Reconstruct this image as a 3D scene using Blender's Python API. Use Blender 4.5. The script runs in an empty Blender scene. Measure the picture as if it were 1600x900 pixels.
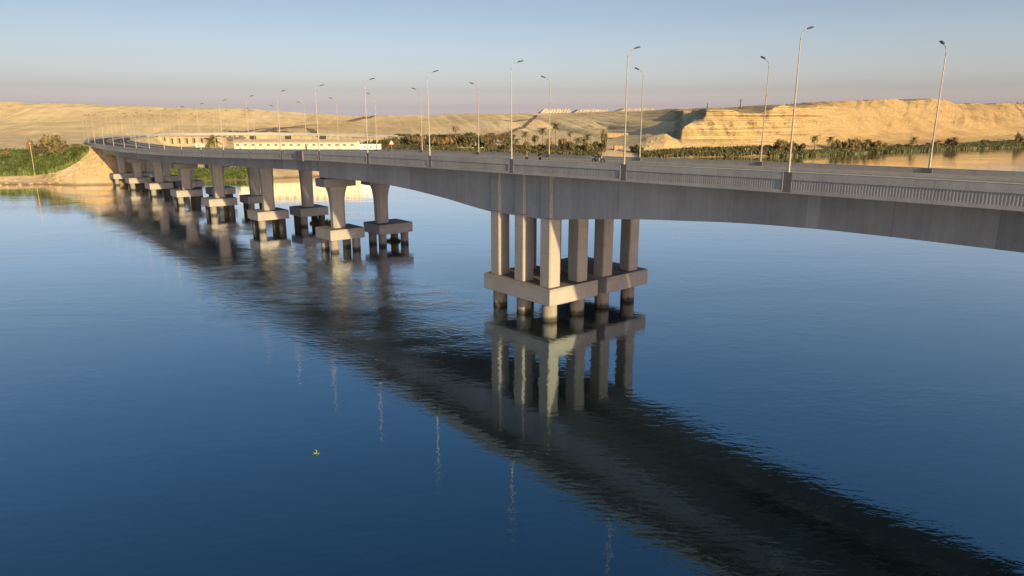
import bpy, bmesh, math, random
import numpy as np
from mathutils import Vector, Matrix
from mathutils.bvhtree import BVHTree
R = math.radians
random.seed(7); np.random.seed(7)
scene = bpy.context.scene
C = scene.collection

# ------------------------------------------------------------------ camera
CAM_H = 26.0; F = 1067.0; YH = 188.0
PITCH = math.atan((450 - YH) / F)
cam = bpy.data.cameras.new('camera'); camo = bpy.data.objects.new('camera', cam); C.objects.link(camo)
camo.location = (0, 0, CAM_H); camo.rotation_euler = (R(90) - PITCH, 0, 0)
cam.sensor_width = 36; cam.lens = 36 * F / 1600; cam.clip_start = 0.5; cam.clip_end = 30000
scene.camera = camo

# ------------------------------------------------------------------ light
SUN_AZ, SUN_EL = 145.0, 13.5
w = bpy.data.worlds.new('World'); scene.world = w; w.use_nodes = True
wn = w.node_tree.nodes; wl = w.node_tree.links
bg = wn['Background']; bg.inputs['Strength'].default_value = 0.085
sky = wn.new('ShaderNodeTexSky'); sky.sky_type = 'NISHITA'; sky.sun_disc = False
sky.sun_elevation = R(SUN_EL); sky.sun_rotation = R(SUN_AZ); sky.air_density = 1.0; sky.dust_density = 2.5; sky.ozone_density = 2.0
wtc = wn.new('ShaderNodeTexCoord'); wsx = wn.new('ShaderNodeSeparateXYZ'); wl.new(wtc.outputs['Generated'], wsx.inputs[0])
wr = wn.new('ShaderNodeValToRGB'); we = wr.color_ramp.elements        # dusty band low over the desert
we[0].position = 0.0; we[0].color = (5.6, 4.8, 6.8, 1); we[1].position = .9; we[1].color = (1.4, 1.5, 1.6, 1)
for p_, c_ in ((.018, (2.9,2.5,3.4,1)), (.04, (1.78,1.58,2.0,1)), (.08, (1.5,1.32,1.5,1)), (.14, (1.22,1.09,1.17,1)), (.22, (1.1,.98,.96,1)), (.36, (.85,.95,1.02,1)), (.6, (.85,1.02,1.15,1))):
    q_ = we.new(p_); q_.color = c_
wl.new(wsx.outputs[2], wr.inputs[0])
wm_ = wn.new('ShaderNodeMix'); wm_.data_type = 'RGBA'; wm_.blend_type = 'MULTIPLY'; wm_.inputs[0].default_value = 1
# thin the aureole round the low sun (added to cool the shade on the piers)
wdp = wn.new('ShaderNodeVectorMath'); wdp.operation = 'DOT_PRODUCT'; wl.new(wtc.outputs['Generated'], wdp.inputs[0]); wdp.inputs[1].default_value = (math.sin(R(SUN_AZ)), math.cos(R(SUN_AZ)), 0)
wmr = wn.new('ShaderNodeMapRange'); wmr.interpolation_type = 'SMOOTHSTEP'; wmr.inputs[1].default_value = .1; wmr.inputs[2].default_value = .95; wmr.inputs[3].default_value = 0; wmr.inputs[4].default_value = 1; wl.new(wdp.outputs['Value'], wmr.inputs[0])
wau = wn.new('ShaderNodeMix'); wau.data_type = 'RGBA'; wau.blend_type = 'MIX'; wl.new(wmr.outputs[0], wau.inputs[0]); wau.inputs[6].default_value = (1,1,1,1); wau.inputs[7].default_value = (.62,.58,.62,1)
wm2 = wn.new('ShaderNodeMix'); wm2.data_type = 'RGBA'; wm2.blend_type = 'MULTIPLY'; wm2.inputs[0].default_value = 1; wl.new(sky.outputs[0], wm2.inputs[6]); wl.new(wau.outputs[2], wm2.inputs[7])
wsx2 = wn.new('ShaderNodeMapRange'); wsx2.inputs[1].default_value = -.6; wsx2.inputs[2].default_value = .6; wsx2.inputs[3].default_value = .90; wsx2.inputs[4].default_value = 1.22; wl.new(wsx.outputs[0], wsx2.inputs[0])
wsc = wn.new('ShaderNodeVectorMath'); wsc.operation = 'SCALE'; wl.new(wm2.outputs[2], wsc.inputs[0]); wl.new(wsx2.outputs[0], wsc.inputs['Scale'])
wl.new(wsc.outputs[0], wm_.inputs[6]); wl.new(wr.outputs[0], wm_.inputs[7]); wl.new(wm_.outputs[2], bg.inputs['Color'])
sl = bpy.data.lights.new('sun', 'SUN'); sl.energy = 4.6; sl.angle = R(0.6); sl.color = (1.0, 0.735, 0.37)
slo = bpy.data.objects.new('sun', sl); C.objects.link(slo)
S = Vector((math.sin(R(SUN_AZ)) * math.cos(R(SUN_EL)), math.cos(R(SUN_AZ)) * math.cos(R(SUN_EL)), math.sin(R(SUN_EL))))
slo.rotation_euler = S.to_track_quat('Z', 'Y').to_euler(); slo.location = (60, -80, 80)
scene.view_settings.view_transform = 'Standard'; scene.view_settings.look = 'None'
scene.view_settings.exposure = 0.66; scene.view_settings.gamma = 1
scene.view_settings.use_curve_mapping = False
scene.cycles.max_bounces = 6; scene.cycles.glossy_bounces = 3; scene.cycles.transparent_max_bounces = 6

# ------------------------------------------------------------------ helpers
def tag(o, label=None, cat=None, group=None, kind=None):
    if label: o['label'] = label
    if cat: o['category'] = cat
    if group: o['group'] = group
    if kind: o['kind'] = kind
    return o
def empty(name, loc, rz=0, label=None, cat=None, group=None):
    o = bpy.data.objects.new(name, None); C.objects.link(o); o.location = loc; o.rotation_euler = (0, 0, rz)
    o.empty_display_size = 0.5
    return tag(o, label, cat, group)
def mesh_obj(name, verts, faces, m, parent=None, smooth=False, uvs=None):
    me = bpy.data.meshes.new(name); me.from_pydata([tuple(v) for v in verts], [], faces); me.materials.append(m)
    if smooth:
        me.polygons.foreach_set('use_smooth', [True] * len(me.polygons))
    if uvs is not None:
        uvl = me.uv_layers.new(name='UVMap'); li = np.zeros(len(me.loops), int); me.loops.foreach_get('vertex_index', li)
        uvl.data.foreach_set('uv', np.array(uvs)[li].ravel())
    me.update()
    o = bpy.data.objects.new(name, me); C.objects.link(o)
    if parent: o.parent = parent
    return o
class MB:
    def __init__(s): s.v = []; s.f = []
    def add(s, vs, fs):
        b = len(s.v); s.v += [tuple(v) for v in vs]; s.f += [tuple(i + b for i in f) for f in fs]
    def box(s, a, b, M=None):
        x0, y0, z0 = a; x1, y1, z1 = b
        vs = [Vector(p) for p in ((x0,y0,z0),(x1,y0,z0),(x1,y1,z0),(x0,y1,z0),(x0,y0,z1),(x1,y0,z1),(x1,y1,z1),(x0,y1,z1))]
        if M: vs = [M @ v for v in vs]
        s.add(vs, [(0,3,2,1),(4,5,6,7),(0,1,5,4),(1,2,6,5),(2,3,7,6),(3,0,4,7)])
    def bevbox(s, a, b, c=0.1):
        # box with chamfered vertical and top edges
        x0, y0, z0 = a; x1, y1, z1 = b
        def ring(i, z): return [(x0+c+i,y0+i,z),(x1-c-i,y0+i,z),(x1-i,y0+c+i,z),(x1-i,y1-c-i,z),(x1-c-i,y1-i,z),(x0+c+i,y1-i,z),(x0+i,y1-c-i,z),(x0+i,y0+c+i,z)]
        rings = [ring(c*.7, z0), ring(0, z0+c*.7), ring(0, z1-c*.7), ring(c*.7, z1)]
        s.loft(rings)
    def loft(s, rings, cap=True):
        n = len(rings[0]); vs = [p for r in rings for p in r]; fs = []
        for k in range(len(rings)-1):
            for i in range(n):
                j = (i+1) % n; fs.append((k*n+i, k*n+j, (k+1)*n+j, (k+1)*n+i))
        if cap:
            fs.append(tuple(range(n-1,-1,-1))); fs.append(tuple((len(rings)-1)*n+i for i in range(n)))
        s.add(vs, fs)
    def tube(s, pts, rad, n=8):
        pts = [Vector(p) for p in pts]
        if not hasattr(rad, '__len__'): rad = [rad]*len(pts)
        rings = []
        for i, p in enumerate(pts):
            t = (pts[min(i+1, len(pts)-1)] - pts[max(i-1, 0)]).normalized()
            a = t.orthogonal().normalized() if abs(t.z) < .95 else Vector((1,0,0))
            a = (a - t*a.dot(t)).normalized(); b = t.cross(a)
            rings.append([p + (a*math.cos(2*math.pi*k/n) + b*math.sin(2*math.pi*k/n))*rad[i] for k in range(n)])
        s.loft(rings)
    def build(s, name, m, parent=None, smooth=False): return mesh_obj(name, s.v, s.f, m, parent, smooth)

# ---- numpy value noise
def _h(ix, iy, seed):
    n = (ix.astype(np.int64)*374761393 + iy.astype(np.int64)*668265263 + seed*1442695041) & 0xffffffff
    n = ((n ^ (n >> 13))*1274126177) & 0xffffffff
    return ((n ^ (n >> 16)) & 0xffff)/65535.0
def vnoise(x, y, seed=0):
    ix = np.floor(x); iy = np.floor(y); fx = x-ix; fy = y-iy
    fx = fx*fx*(3-2*fx); fy = fy*fy*(3-2*fy)
    a = _h(ix,iy,seed); b = _h(ix+1,iy,seed); c = _h(ix,iy+1,seed); d = _h(ix+1,iy+1,seed)
    return (a*(1-fx)+b*fx)*(1-fy)+(c*(1-fx)+d*fx)*fy
def fbm(x, y, oct=5, seed=0, ridge=False):
    t = 0*x; a = 1; n = 0
    for k in range(oct):
        v = vnoise(x*2**k+17.3*k, y*2**k-9.1*k, seed+k)
        if ridge: v = 1-abs(2*v-1)
        t = t + a*v; n += a; a *= .5
    return t/n

# ------------------------------------------------------------------ materials
def mat(name, col, rough=0.8, var=0.15, scale=1.0, bump=0.0, bscale=None, col2=None, metal=0.0, spec=0.3, coord='Object', stretch=(1,1,1), detail=6):
    m = bpy.data.materials.new(name); m.use_nodes = True; nt = m.node_tree; N = nt.nodes; L = nt.links
    b = N['Principled BSDF']; b.inputs['Roughness'].default_value = rough; b.inputs['Metallic'].default_value = metal
    b.inputs['Specular IOR Level'].default_value = spec
    tc = N.new('ShaderNodeTexCoord'); mp = N.new('ShaderNodeMapping'); mp.inputs['Scale'].default_value = stretch
    L.new(tc.outputs[coord], mp.inputs[0])
    nz = N.new('ShaderNodeTexNoise'); nz.inputs['Scale'].default_value = scale; nz.inputs['Detail'].default_value = detail
    nz.inputs['Roughness'].default_value = .6; L.new(mp.outputs[0], nz.inputs['Vector'])
    rp = N.new('ShaderNodeValToRGB'); rp.color_ramp.elements[0].position = .3; rp.color_ramp.elements[1].position = .7
    c2 = col2 or tuple(min(1, c*(1+var)) for c in col)
    rp.color_ramp.elements[0].color = (*[c*(1-var) for c in col], 1); rp.color_ramp.elements[1].color = (*c2, 1)
    L.new(nz.outputs[0], rp.inputs[0]); L.new(rp.outputs[0], b.inputs['Base Color'])
    if bump:
        n2 = N.new('ShaderNodeTexNoise'); n2.inputs['Scale'].default_value = bscale or scale*4; n2.inputs['Detail'].default_value = 6
        L.new(mp.outputs[0], n2.inputs['Vector'])
        bp = N.new('ShaderNodeBump'); bp.inputs['Distance'].default_value = bump; L.new(n2.outputs[0], bp.inputs['Height']); L.new(bp.outputs[0], b.inputs['Normal'])
    return m
def concrete(name, col, seg=0, streak=0.25, sv=0.10):
    """cast concrete: mottling, vertical rain streaks and, with seg, formwork segments along the bridge"""
    m = bpy.data.materials.new(name); m.use_nodes = True; nt = m.node_tree; N = nt.nodes; L = nt.links
    b = N['Principled BSDF']; b.inputs['Roughness'].default_value = .85; b.inputs['Specular IOR Level'].default_value = .25
    tc = N.new('ShaderNodeTexCoord'); geo = N.new('ShaderNodeNewGeometry')
    def noise(vec, sc, st, det=5):
        mp = N.new('ShaderNodeMapping'); mp.inputs['Scale'].default_value = st; L.new(vec, mp.inputs[0])
        n = N.new('ShaderNodeTexNoise'); n.inputs['Scale'].default_value = sc; n.inputs['Detail'].default_value = det; n.inputs['Roughness'].default_value = .62
        L.new(mp.outputs[0], n.inputs['Vector']); return n.outputs[0]
    a = noise(geo.outputs['Position'], .35, (1,1,1)); s1 = noise(geo.outputs['Position'], 1.6, (1,1,.06)); g = noise(geo.outputs['Position'], 9, (1,1,1))
    def math_(op, x, y):
        n = N.new('ShaderNodeMath'); n.operation = op
        for i, q in enumerate((x, y)):
            if isinstance(q, (int, float)): n.inputs[i].default_value = q
            else: L.new(q, n.inputs[i])
        return n.outputs[0]
    v = math_('ADD', math_('MULTIPLY', math_('SUBTRACT', a, .5), .45), math_('MULTIPLY', math_('SUBTRACT', s1, .5), streak*1.6))
    v = math_('ADD', v, math_('MULTIPLY', math_('SUBTRACT', g, .5), .22))
    if seg:
        sx = N.new('ShaderNodeSeparateXYZ'); L.new(tc.outputs['UV'], sx.inputs[0])
        fl = math_('FLOOR', math_('DIVIDE', sx.outputs[0], seg), 0)
        wn_ = N.new('ShaderNodeTexWhiteNoise'); wn_.noise_dimensions = '1D'; L.new(fl, wn_.inputs['W'])
        v = math_('ADD', v, math_('MULTIPLY', math_('SUBTRACT', wn_.outputs[0], .5), sv*2))
        fr = math_('FRACT', math_('DIVIDE', sx.outputs[0], seg), 0)
        jt = math_('LESS_THAN', fr, .05/seg)
        v = math_('SUBTRACT', v, math_('MULTIPLY', jt, .25))
        if name == 'girder_concrete':   # older, darker pour at mid-span
            v = math_('SUBTRACT', v, math_('MULTIPLY', math_('LESS_THAN', sx.outputs[0], 28.4), .22))
    mul = math_('ADD', v, 1)
    if name == 'pile_concrete':     # algae and the wet band at the water line
        sz = N.new('ShaderNodeSeparateXYZ'); L.new(geo.outputs['Position'], sz.inputs[0])
        wt = N.new('ShaderNodeMapRange'); wt.inputs[1].default_value = .35; wt.inputs[2].default_value = .85; wt.inputs[3].default_value = .22; wt.inputs[4].default_value = 1
        L.new(math_('ADD', sz.outputs[2], math_('MULTIPLY', math_('SUBTRACT', s1, .5), .9)), wt.inputs[0]); mul = math_('MULTIPLY', mul, wt.outputs[0])
    if name in ('pier_concrete', 'pilaster_concrete', 'pile_cap_concrete'):
        sz2 = N.new('ShaderNodeSeparateXYZ'); L.new(geo.outputs['Position'], sz2.inputs[0])
        if name != 'pile_cap_concrete':      # pour lines every three metres
            fz = math_('FRACT', math_('DIVIDE', sz2.outputs[2], 3.05), 0); mul = math_('SUBTRACT', mul, math_('MULTIPLY', math_('LESS_THAN', fz, .016), .22))
        else:                                # dirt washed over the edges of the cap
            ed = N.new('ShaderNodeMapRange'); ed.inputs[1].default_value = 3.6; ed.inputs[2].default_value = 4.7; ed.inputs[3].default_value = 0; ed.inputs[4].default_value = .55
            L.new(math_('ADD', sz2.outputs[2], math_('MULTIPLY', math_('SUBTRACT', s1, .62), 2.6)), ed.inputs[0]); mul = math_('SUBTRACT', mul, math_('MULTIPLY', ed.outputs[0], math_('MULTIPLY', a, .9)))
    mx = N.new('ShaderNodeVectorMath'); mx.operation = 'SCALE'; mx.inputs[0].default_value = col; L.new(mul, mx.inputs['Scale'])
    snz = N.new('ShaderNodeSeparateXYZ'); L.new(geo.outputs['True Normal'], snz.inputs[0])
    top = N.new('ShaderNodeMapRange'); top.inputs[1].default_value = .8; top.inputs[2].default_value = .95; top.inputs[4].default_value = .75 if 'cap' in name else 0; L.new(snz.outputs[2], top.inputs[0])
    tm = N.new('ShaderNodeMix'); tm.data_type = 'RGBA'; L.new(top.outputs[0], tm.inputs[0]); L.new(mx.outputs[0], tm.inputs[6]); tm.inputs[7].default_value = (.13,.105,.08,1)
    L.new(tm.outputs[2], b.inputs['Base Color'])
    bp = N.new('ShaderNodeBump'); bp.inputs['Distance'].default_value = .02; bp.inputs['Strength'].default_value = .5; L.new(g, bp.inputs['Height']); L.new(bp.outputs[0], b.inputs['Normal'])
    return m
CONC = (0.335, 0.325, 0.31)
M = dict(  # mostly real-world base colours
    fascia=concrete('parapet_concrete', (.37,.375,.38), seg=18.6, sv=.06),
    top_highlight=concrete('highlight_concrete', (.52,.50,.46)),  # paler than the parapet: the sun's highlight put into the colour
    rib=concrete('ribbed_panel_concrete', (.38,.385,.39), seg=2.3, sv=.07),
    girder=concrete('girder_concrete', (.37,.375,.375), seg=7.4, sv=.13, streak=.30),
    pier=concrete('pier_concrete', CONC, streak=.3),
    pilaster=concrete('pilaster_concrete', (.36,.355,.345)),
    cap=concrete('pile_cap_concrete', (.33,.325,.315), streak=.2),
    pile_shaded=mat('wet_shaded_pile', (.075,.075,.07), .8, .35, .8),  # wet piles, with the shadow under the deck put into the colour
    pile=concrete('pile_concrete', (.26,.25,.225), streak=.3),
    plinth=concrete('plinth_concrete', (.15,.15,.155)),
    asphalt=mat('asphalt', (.05,.05,.055), .9, .25, .3, .01, 8),
    marking=mat('road_paint', (.72,.72,.68), .7, .12, 2),
    kerb=concrete('kerb_concrete', (.33,.32,.30)),
    steel=mat('galvanised_steel', (.30,.285,.26), .45, .08, 3, metal=.25, spec=.5),
    lamp=mat('lamp_housing', (.05,.055,.06), .5, .1, 3),
    glass=mat('lamp_glass', (.35,.37,.38), .2, .05, 3, spec=.6),
    cream=mat('cream_panel', (.66,.63,.50), .6, .06, .5),
    cream_trim=mat('cream_trim', (.40,.37,.28), .7, .1, .5),
    window=mat('dark_window', (.20,.20,.18), .25, .1, 1, spec=.6),
    white=mat('white_paint', (.72,.70,.64), .6, .06, 1),
    roof=mat('tan_sheet_roof', (.52,.44,.32), .7, .1, .7),
    tank=mat('dark_tank', (.055,.055,.05), .6, .2, 1),
    sandwall=mat('sand_coloured_wall', (.44,.36,.25), .9, .15, .3),
    mud=mat('mud_brick', (.42,.29,.18), .9, .2, .4, .05),
    skin=mat('skin', (.30,.17,.10), .6, .05, 3),
    black=mat('black_cloth', (.022,.022,.028), .9, .2, 6),
    navy=mat('dark_trousers', (.04,.045,.06), .9, .2, 6),
    grey=mat('grey_shirt', (.055,.055,.06), .9, .1, 6),
    hair=mat('dark_hair', (.012,.01,.009), .7, .1, 6),
    rubber=mat('tyre_rubber', (.02,.02,.02), .8, .1, 5),
    redpaint=mat('dark_red_paint', (.16,.02,.025), .35, .1, 5, spec=.5),
    chrome=mat('bike_metal', (.25,.25,.26), .35, .1, 5, metal=.8),
    signred=mat('sign_red', (.55,.05,.03), .5, .05, 5),
    signwhite=mat('sign_white', (.78,.77,.74), .5, .05, 5),
    greenpost=mat('post_tan', (.45,.40,.20), .7, .2, .4),
    leaf_green=mat('reed_leaves', (.07,.115,.035), .7, .45, .25, col2=(.17,.22,.07)),
    leaf_shore=mat('shore_reed_leaves', (.10,.12,.055), .7, .35, .12, col2=(.19,.20,.10)),
    leaf_grove=mat('grove_leaves', (.075,.085,.04), .75, .4, .09, col2=(.17,.165,.08)),
    leaf_dark=mat('tree_leaves', (.075,.075,.04), .75, .35, .35, col2=(.16,.14,.07)),
    leaf_olive=mat('olive_leaves', (.14,.12,.055), .75, .3, .3, col2=(.23,.19,.09)),
    leaf_brown=mat('dry_leaves', (.18,.125,.075), .8, .3, .3, col2=(.27,.19,.11)),
    frond=mat('palm_fronds', (.10,.10,.045), .65, .3, .4, col2=(.19,.175,.085)),
    frond_dry=mat('dry_palm_fronds', (.22,.14,.065), .75, .3, .5, col2=(.33,.22,.11)),
    bark=mat('bark', (.16,.11,.07), .9, .3, 2, .02),
    spoil=mat('pale_spoil', (.56,.48,.37), .95, .12, .02, stretch=(1,.3,1)),
    track=mat('dirt_track', (.20,.155,.115), .95, .2, .05),
)
# ------------------------------------------------------------------ pixel rays used while surveying the terrain
cth, sth = math.cos(PITCH), math.sin(PITCH)
def ray(x, y):
    a = (x-800)/F; b = (450-y)/F
    return np.array([a, cth + b*sth, -sth + b*cth])
def at(x, y, Y):
    r = ray(x, y); p = r*(Y/r[1]); return Vector((p[0], p[1], p[2]+CAM_H))

# ------------------------------------------------------------------ bridge alignment
HD0 = -40.5; WC = 68.05
us = np.array([math.sin(R(HD0)), math.cos(R(HD0))]); ns = np.array([math.cos(R(HD0)), -math.sin(R(HD0))])
S0, S1, DS = -130, 800, 2.0
st = np.arange(S0, S1+.1, DS)
head = np.where(st < 335, HD0, HD0 + .165*(np.minimum(st, 535)-335) + np.clip((st-535)*.85, 0, 112))
cen = np.zeros((len(st), 2)); cen[0] = us*S0 + ns*WC
for i in range(1, len(st)):
    hm = R((head[i]+head[i-1])/2); cen[i] = cen[i-1] + DS*np.array([math.sin(hm), math.cos(hm)])
Dk = [(-130,6.1),(-60,4.9),(0,4.36),(13,4.3),(30,4.42),(49,4.62),(68,4.87),(86,5.1),(105,5.35),(123,5.62),(142,6.14),(177,7.21),(202,7.95),(227,8.62),(263,9.33),(297,9.75),(335,9.6),(500,9.5),(640,9.6),(800,12.5)]
Dv = np.interp(st, [k[0] for k in Dk], [k[1] for k in Dk])
ker = np.exp(-np.linspace(-2,2,17)**2); ker /= ker.sum(); Dv = np.convolve(np.pad(Dv, 8, mode='edge'), ker, 'valid')
PT = CAM_H - Dv     # near parapet top
def cross(w_):
    return float(np.interp(w_, [57.5, 68.2, 77.9], [0, .18, -.36]))
def sw(s, w_, dz=0):
    """point at station s, lateral w_, dz above the near parapet top level (with crossfall)"""
    cx = np.interp(s, st, cen[:,0]); cy = np.interp(s, st, cen[:,1]); h = R(np.interp(s, st, head)); z = np.interp(s, st, PT)
    o = w_ - WC
    return Vector((cx + math.cos(h)*o, cy - math.sin(h)*o, z + cross(w_) + dz))
def hd(s): return R(float(np.interp(s, st, head)))
def sweep(name, prof, s0, s1, m, parent, step=4.0, prof_fn=None):
    """closed profile [(w, dz)...] swept along the alignment; prof_fn(s) may give it per station"""
    ss = np.unique(np.concatenate([np.arange(s0, s1, step), [s1]]))
    vs = []; uv = []; rings = []
    for s in ss:
        p = prof_fn(s) if prof_fn else prof
        rings.append([sw(s, a, b) for a, b in p]); uv += [(s, q[1]) for q in p]
    n = len(rings[0]); mb = MB(); mb.loft(rings)
    return mesh_obj(name, mb.v, mb.f, m, parent, uvs=uv)
WN, WF = 57.5, 77.9
LAND = 358.0
bridge = empty('road_bridge', (0,0,0), 0, 'long grey concrete twin-deck road bridge on piers crossing the blue river', 'bridge')
# girder soffit level, as depth below camera along s
Gk = [(-130,13.0),(-62,11.2),(-52,12.4),(-46,12.6),(-34,12.6),(-28,11.9),(-13,10.6),(0,9.75),(10,9.45),(22,9.45),(28,9.52),(33,9.7),(37,9.9),(48.6,10.82),(59.6,12.01),(63,12.5),(75.4,12.6),(79.3,12.3),(85.7,11.7),(94.6,11.1),(102.6,10.8),(114,10.75),(129,11.1)]
def gdepth(s):
    g = float(np.interp(s, [k[0] for k in Gk], [k[1] for k in Gk])); return (CAM_H-g) - float(np.interp(s, st, PT))
JOINT = 130.4
for (wa, wb, sgn) in ((WN, 68.15, 1), (68.5, WF, -1)):
    lo, hi = (wa+.3, wb) if sgn == 1 else (wa, wb-.3)
    sweep('deck_slab', [(lo,-1.62),(lo,-1.05),(hi,-1.05),(hi,-1.62),(hi-1.2 if sgn==1 else hi-2.6,-1.85),(lo+2.6 if sgn==1 else lo+1.2,-1.85)], S0, LAND, M['girder'], bridge)
    g0, g1 = (60.35, 66.4) if sgn == 1 else (69.9, 75.6)
    def gp(s, g0=g0, g1=g1):
        d = gdepth(s); return [(g0,d),(g0,-1.80),(g1,-1.80),(g1,d)]
    sweep('box_girder', None, S0, JOINT-.35, M['girder'], bridge, 2.0, gp)
    def gp2(s, g0=g0, g1=g1): return [(g0+.15,-4.15),(g0,-1.80),(g1,-1.80),(g1-.15,-4.15)]
    sweep('box_girder', None, JOINT+.35, 231.6, M['girder'], bridge, 4.0, gp2)
    sweep('box_girder', None, 232.2, LAND-4, M['girder'], bridge, 4.0, gp2)
# parapets: smooth band above, recessed ribbed panel, smooth foot
PLN = [30.2+18.65*k for k in range(-4, 6)] + [123.45+17.95*k for k in range(1, 34)]     # lamp stations, near edge
PLF = [25.9+18.65*k for k in range(-4, 6)] + [119.15+18.3*k for k in range(1, 31)]
def parapet(edge, out):
    # out = -1: outer face looks to smaller w
    e = edge; i = e - out*.26
    top = sweep('parapet', [(e,-.62),(e,.0),(e-out*.02,.03),(i,.03),(i,-1.045),(e-out*.12,-1.045),(e-out*.12,-.62)], S0, 740, M['fascia'], bridge)
    c0, c1 = sorted((e+out*.02, i-out*.02)); sweep('top_highlight', [(c0,.031),(c0,.075),(c1,.075),(c1,.031)], S0, 740, M['top_highlight'], bridge)  # thin pale strip added as a painted highlight along the top edge
    sweep('fascia_foot', [(e,-1.8),(e,-1.50),(e-out*.12,-1.50),(e-out*.12,-1.12),(e-out*.29,-1.12),(e-out*.29,-1.8)], S0, LAND, M['fascia'], bridge)
    a, b = sorted((e-out*.08, e-out*.12))
    sweep('recessed_panel', [(e-out*.07,-1.50),(e-out*.07,-.62),(e-out*.118,-.62),(e-out*.118,-1.50)], S0, LAND, M['rib'], bridge)
    mb = MB()
    sta = PLN if out < 0 else PLF
    s = -14.0
    while s < 350:
        if all(abs(s-q+.06) > .46 for q in sta):
            h = hd(s); o = Vector((math.cos(h), -math.sin(h), 0))*(-out)
            base = sw(s, e, -1.49); t = Vector((math.sin(h), math.cos(h), 0))
            prof = [base+o*.069, base+t*.035+o*.058, base+t*.12+o*.058, base+t*.155+o*.069]
            up = Vector((0,0,.86)); vs = prof + [x+up for x in prof]
            mb.add(vs, [(0,1,5,4),(1,2,6,5),(2,3,7,6),(4,5,6,7),(3,2,1,0)])
        s += .233 if s < 170 else .30
    mb.build('panel_ribs', M['rib'], bridge)
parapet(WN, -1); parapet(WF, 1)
def plinth(s, edge, out):
    h = hd(s); p = sw(s, edge); Mx = Matrix.Translation(p) @ Matrix.Rotation(-h, 4, 'Z')
    # local x = across (n), y = along; a dark block the lamp stands on, with a white strip as the painted sunlit notch side
    xa, xb = (-.006, .36) if out < 0 else (-.36, .006)
    if s > LAND: xa, xb = -.2, .2
    zb = -1.70 if s < LAND else -.75
    mb = MB(); mb.box((xa,-.40,zb),(xb,.40,.05), Mx); o = mb.build('lamp_plinth', M['plinth'], bridge)
    xo = xa-.012 if out < 0 else xb-.038
    mb = MB(); mb.box((xo,.405,zb+.05),(xo+.05,.435,.0), Mx); mb.build('lit_notch_edge', M['white'], o)
# roadway, kerbs, median
for (a, b) in ((59.3, 67.2), (69.5, 76.35)):
    sweep('carriageway', [(a,-1.045),(a,-.72),(b,-.72),(b,-1.045)], S0, S1-30, M['asphalt'], bridge)
    for wl_ in (a+.25, b-.28):
        sweep('edge_line', [(wl_,-.719),(wl_,-.714),(wl_+.14,-.714),(wl_+.14,-.719)], S0, S1-30, M['marking'], bridge)
    wm = (a+b)/2; sweep('lane_line', [(wm,-.719),(wm,-.714),(wm+.12,-.714),(wm+.12,-.719)], S0, S1-30, M['marking'], bridge)
sweep('footway', [(57.77,-1.04),(57.77,-.62),(59.3,-.62),(59.3,-1.04)], S0, S1-30, M['kerb'], bridge)
sweep('footway', [(76.35,-1.04),(76.35,-.60),(77.63,-.60),(77.63,-1.04)], S0, S1-30, M['kerb'], bridge)
for q in (67.2, 69.0):
    sweep('median_barrier', [(q,-1.04),(q,-.66),(q+.12,-.40),(q+.38,-.40),(q+.5,-.66),(q+.5,-1.04)], S0, S1-30, M['kerb'], bridge)

def local(s, w_): # matrix with x across (n), y along (u), origin on the water
    h = hd(s); p = sw(s, w_); return Matrix.Translation((p.x, p.y, 0)) @ Matrix.Rotation(-h, 4, 'Z')
def place(mb, Mx):
    mb.v = [tuple(Mx @ Vector(v)) for v in mb.v]; return mb
def chamfer_ring(cx, cy, hx, hy, c, z):
    return [(cx-hx+c,cy-hy,z),(cx+hx-c,cy-hy,z),(cx+hx,cy-hy+c,z),(cx+hx,cy+hy-c,z),(cx+hx-c,cy+hy,z),(cx-hx+c,cy+hy,z),(cx-hx,cy+hy-c,z),(cx-hx,cy-hy+c,z)]
def circle(cx, cy, r, z, n=28): return [(cx+r*math.cos(2*math.pi*k/n), cy+r*math.sin(2*math.pi*k/n), z) for k in range(n)]
CT, CB = 4.7, 2.45
def main_pier(s0, s1, w0, w1, ws, pil):
    Mx = local((s0+s1)/2, (w0+w1)/2); hs = (s1-s0)/2; hw = (w1-w0)/2
    mb = MB(); mb.bevbox((-hw,-hs,CB),(hw,hs,CT), .07); cap = place(mb, Mx).build('pile_cap', M['cap'], bridge)
    for k, sy in enumerate((-hs+1.75, 0, hs-1.75)):
        for j, wj in enumerate(ws):
            x = wj-(w0+w1)/2; s = (s0+s1)/2+sy
            top = PT[np.abs(st-s).argmin()] + cross(wj) + gdepth(s)
            mb = MB(); mb.loft([chamfer_ring(x,sy,1.0,1.0,.16,CT-.03), chamfer_ring(x,sy,1.0,1.0,.16,top+.25)]); place(mb, Mx).build('column', M['pier'], cap)
            if j == pil:
                o = .35 if pil == 0 else -.35
                mb = MB(); mb.loft([chamfer_ring(x-o*.02,sy,.985,.985,.16,top+.3), chamfer_ring(x-o*.02,sy,.985,.985,.16,top-gdepth(s)-1.84)]); place(mb, Mx).build('pilaster', M['pilaster'], cap)
            mb = MB(); mb.loft([circle(x,sy,1.02,-6), circle(x,sy,1.02,CB+.05)]); place(mb, Mx).build('pile', M['pile'], cap)
    return cap
main_pier(61.9, 75.7, 59.3, 68.5, (60.95, 66.2), 0)
main_pier(61.9, 75.7, 70.3, 79.3, (71.3, 76.9), 1)
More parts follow.
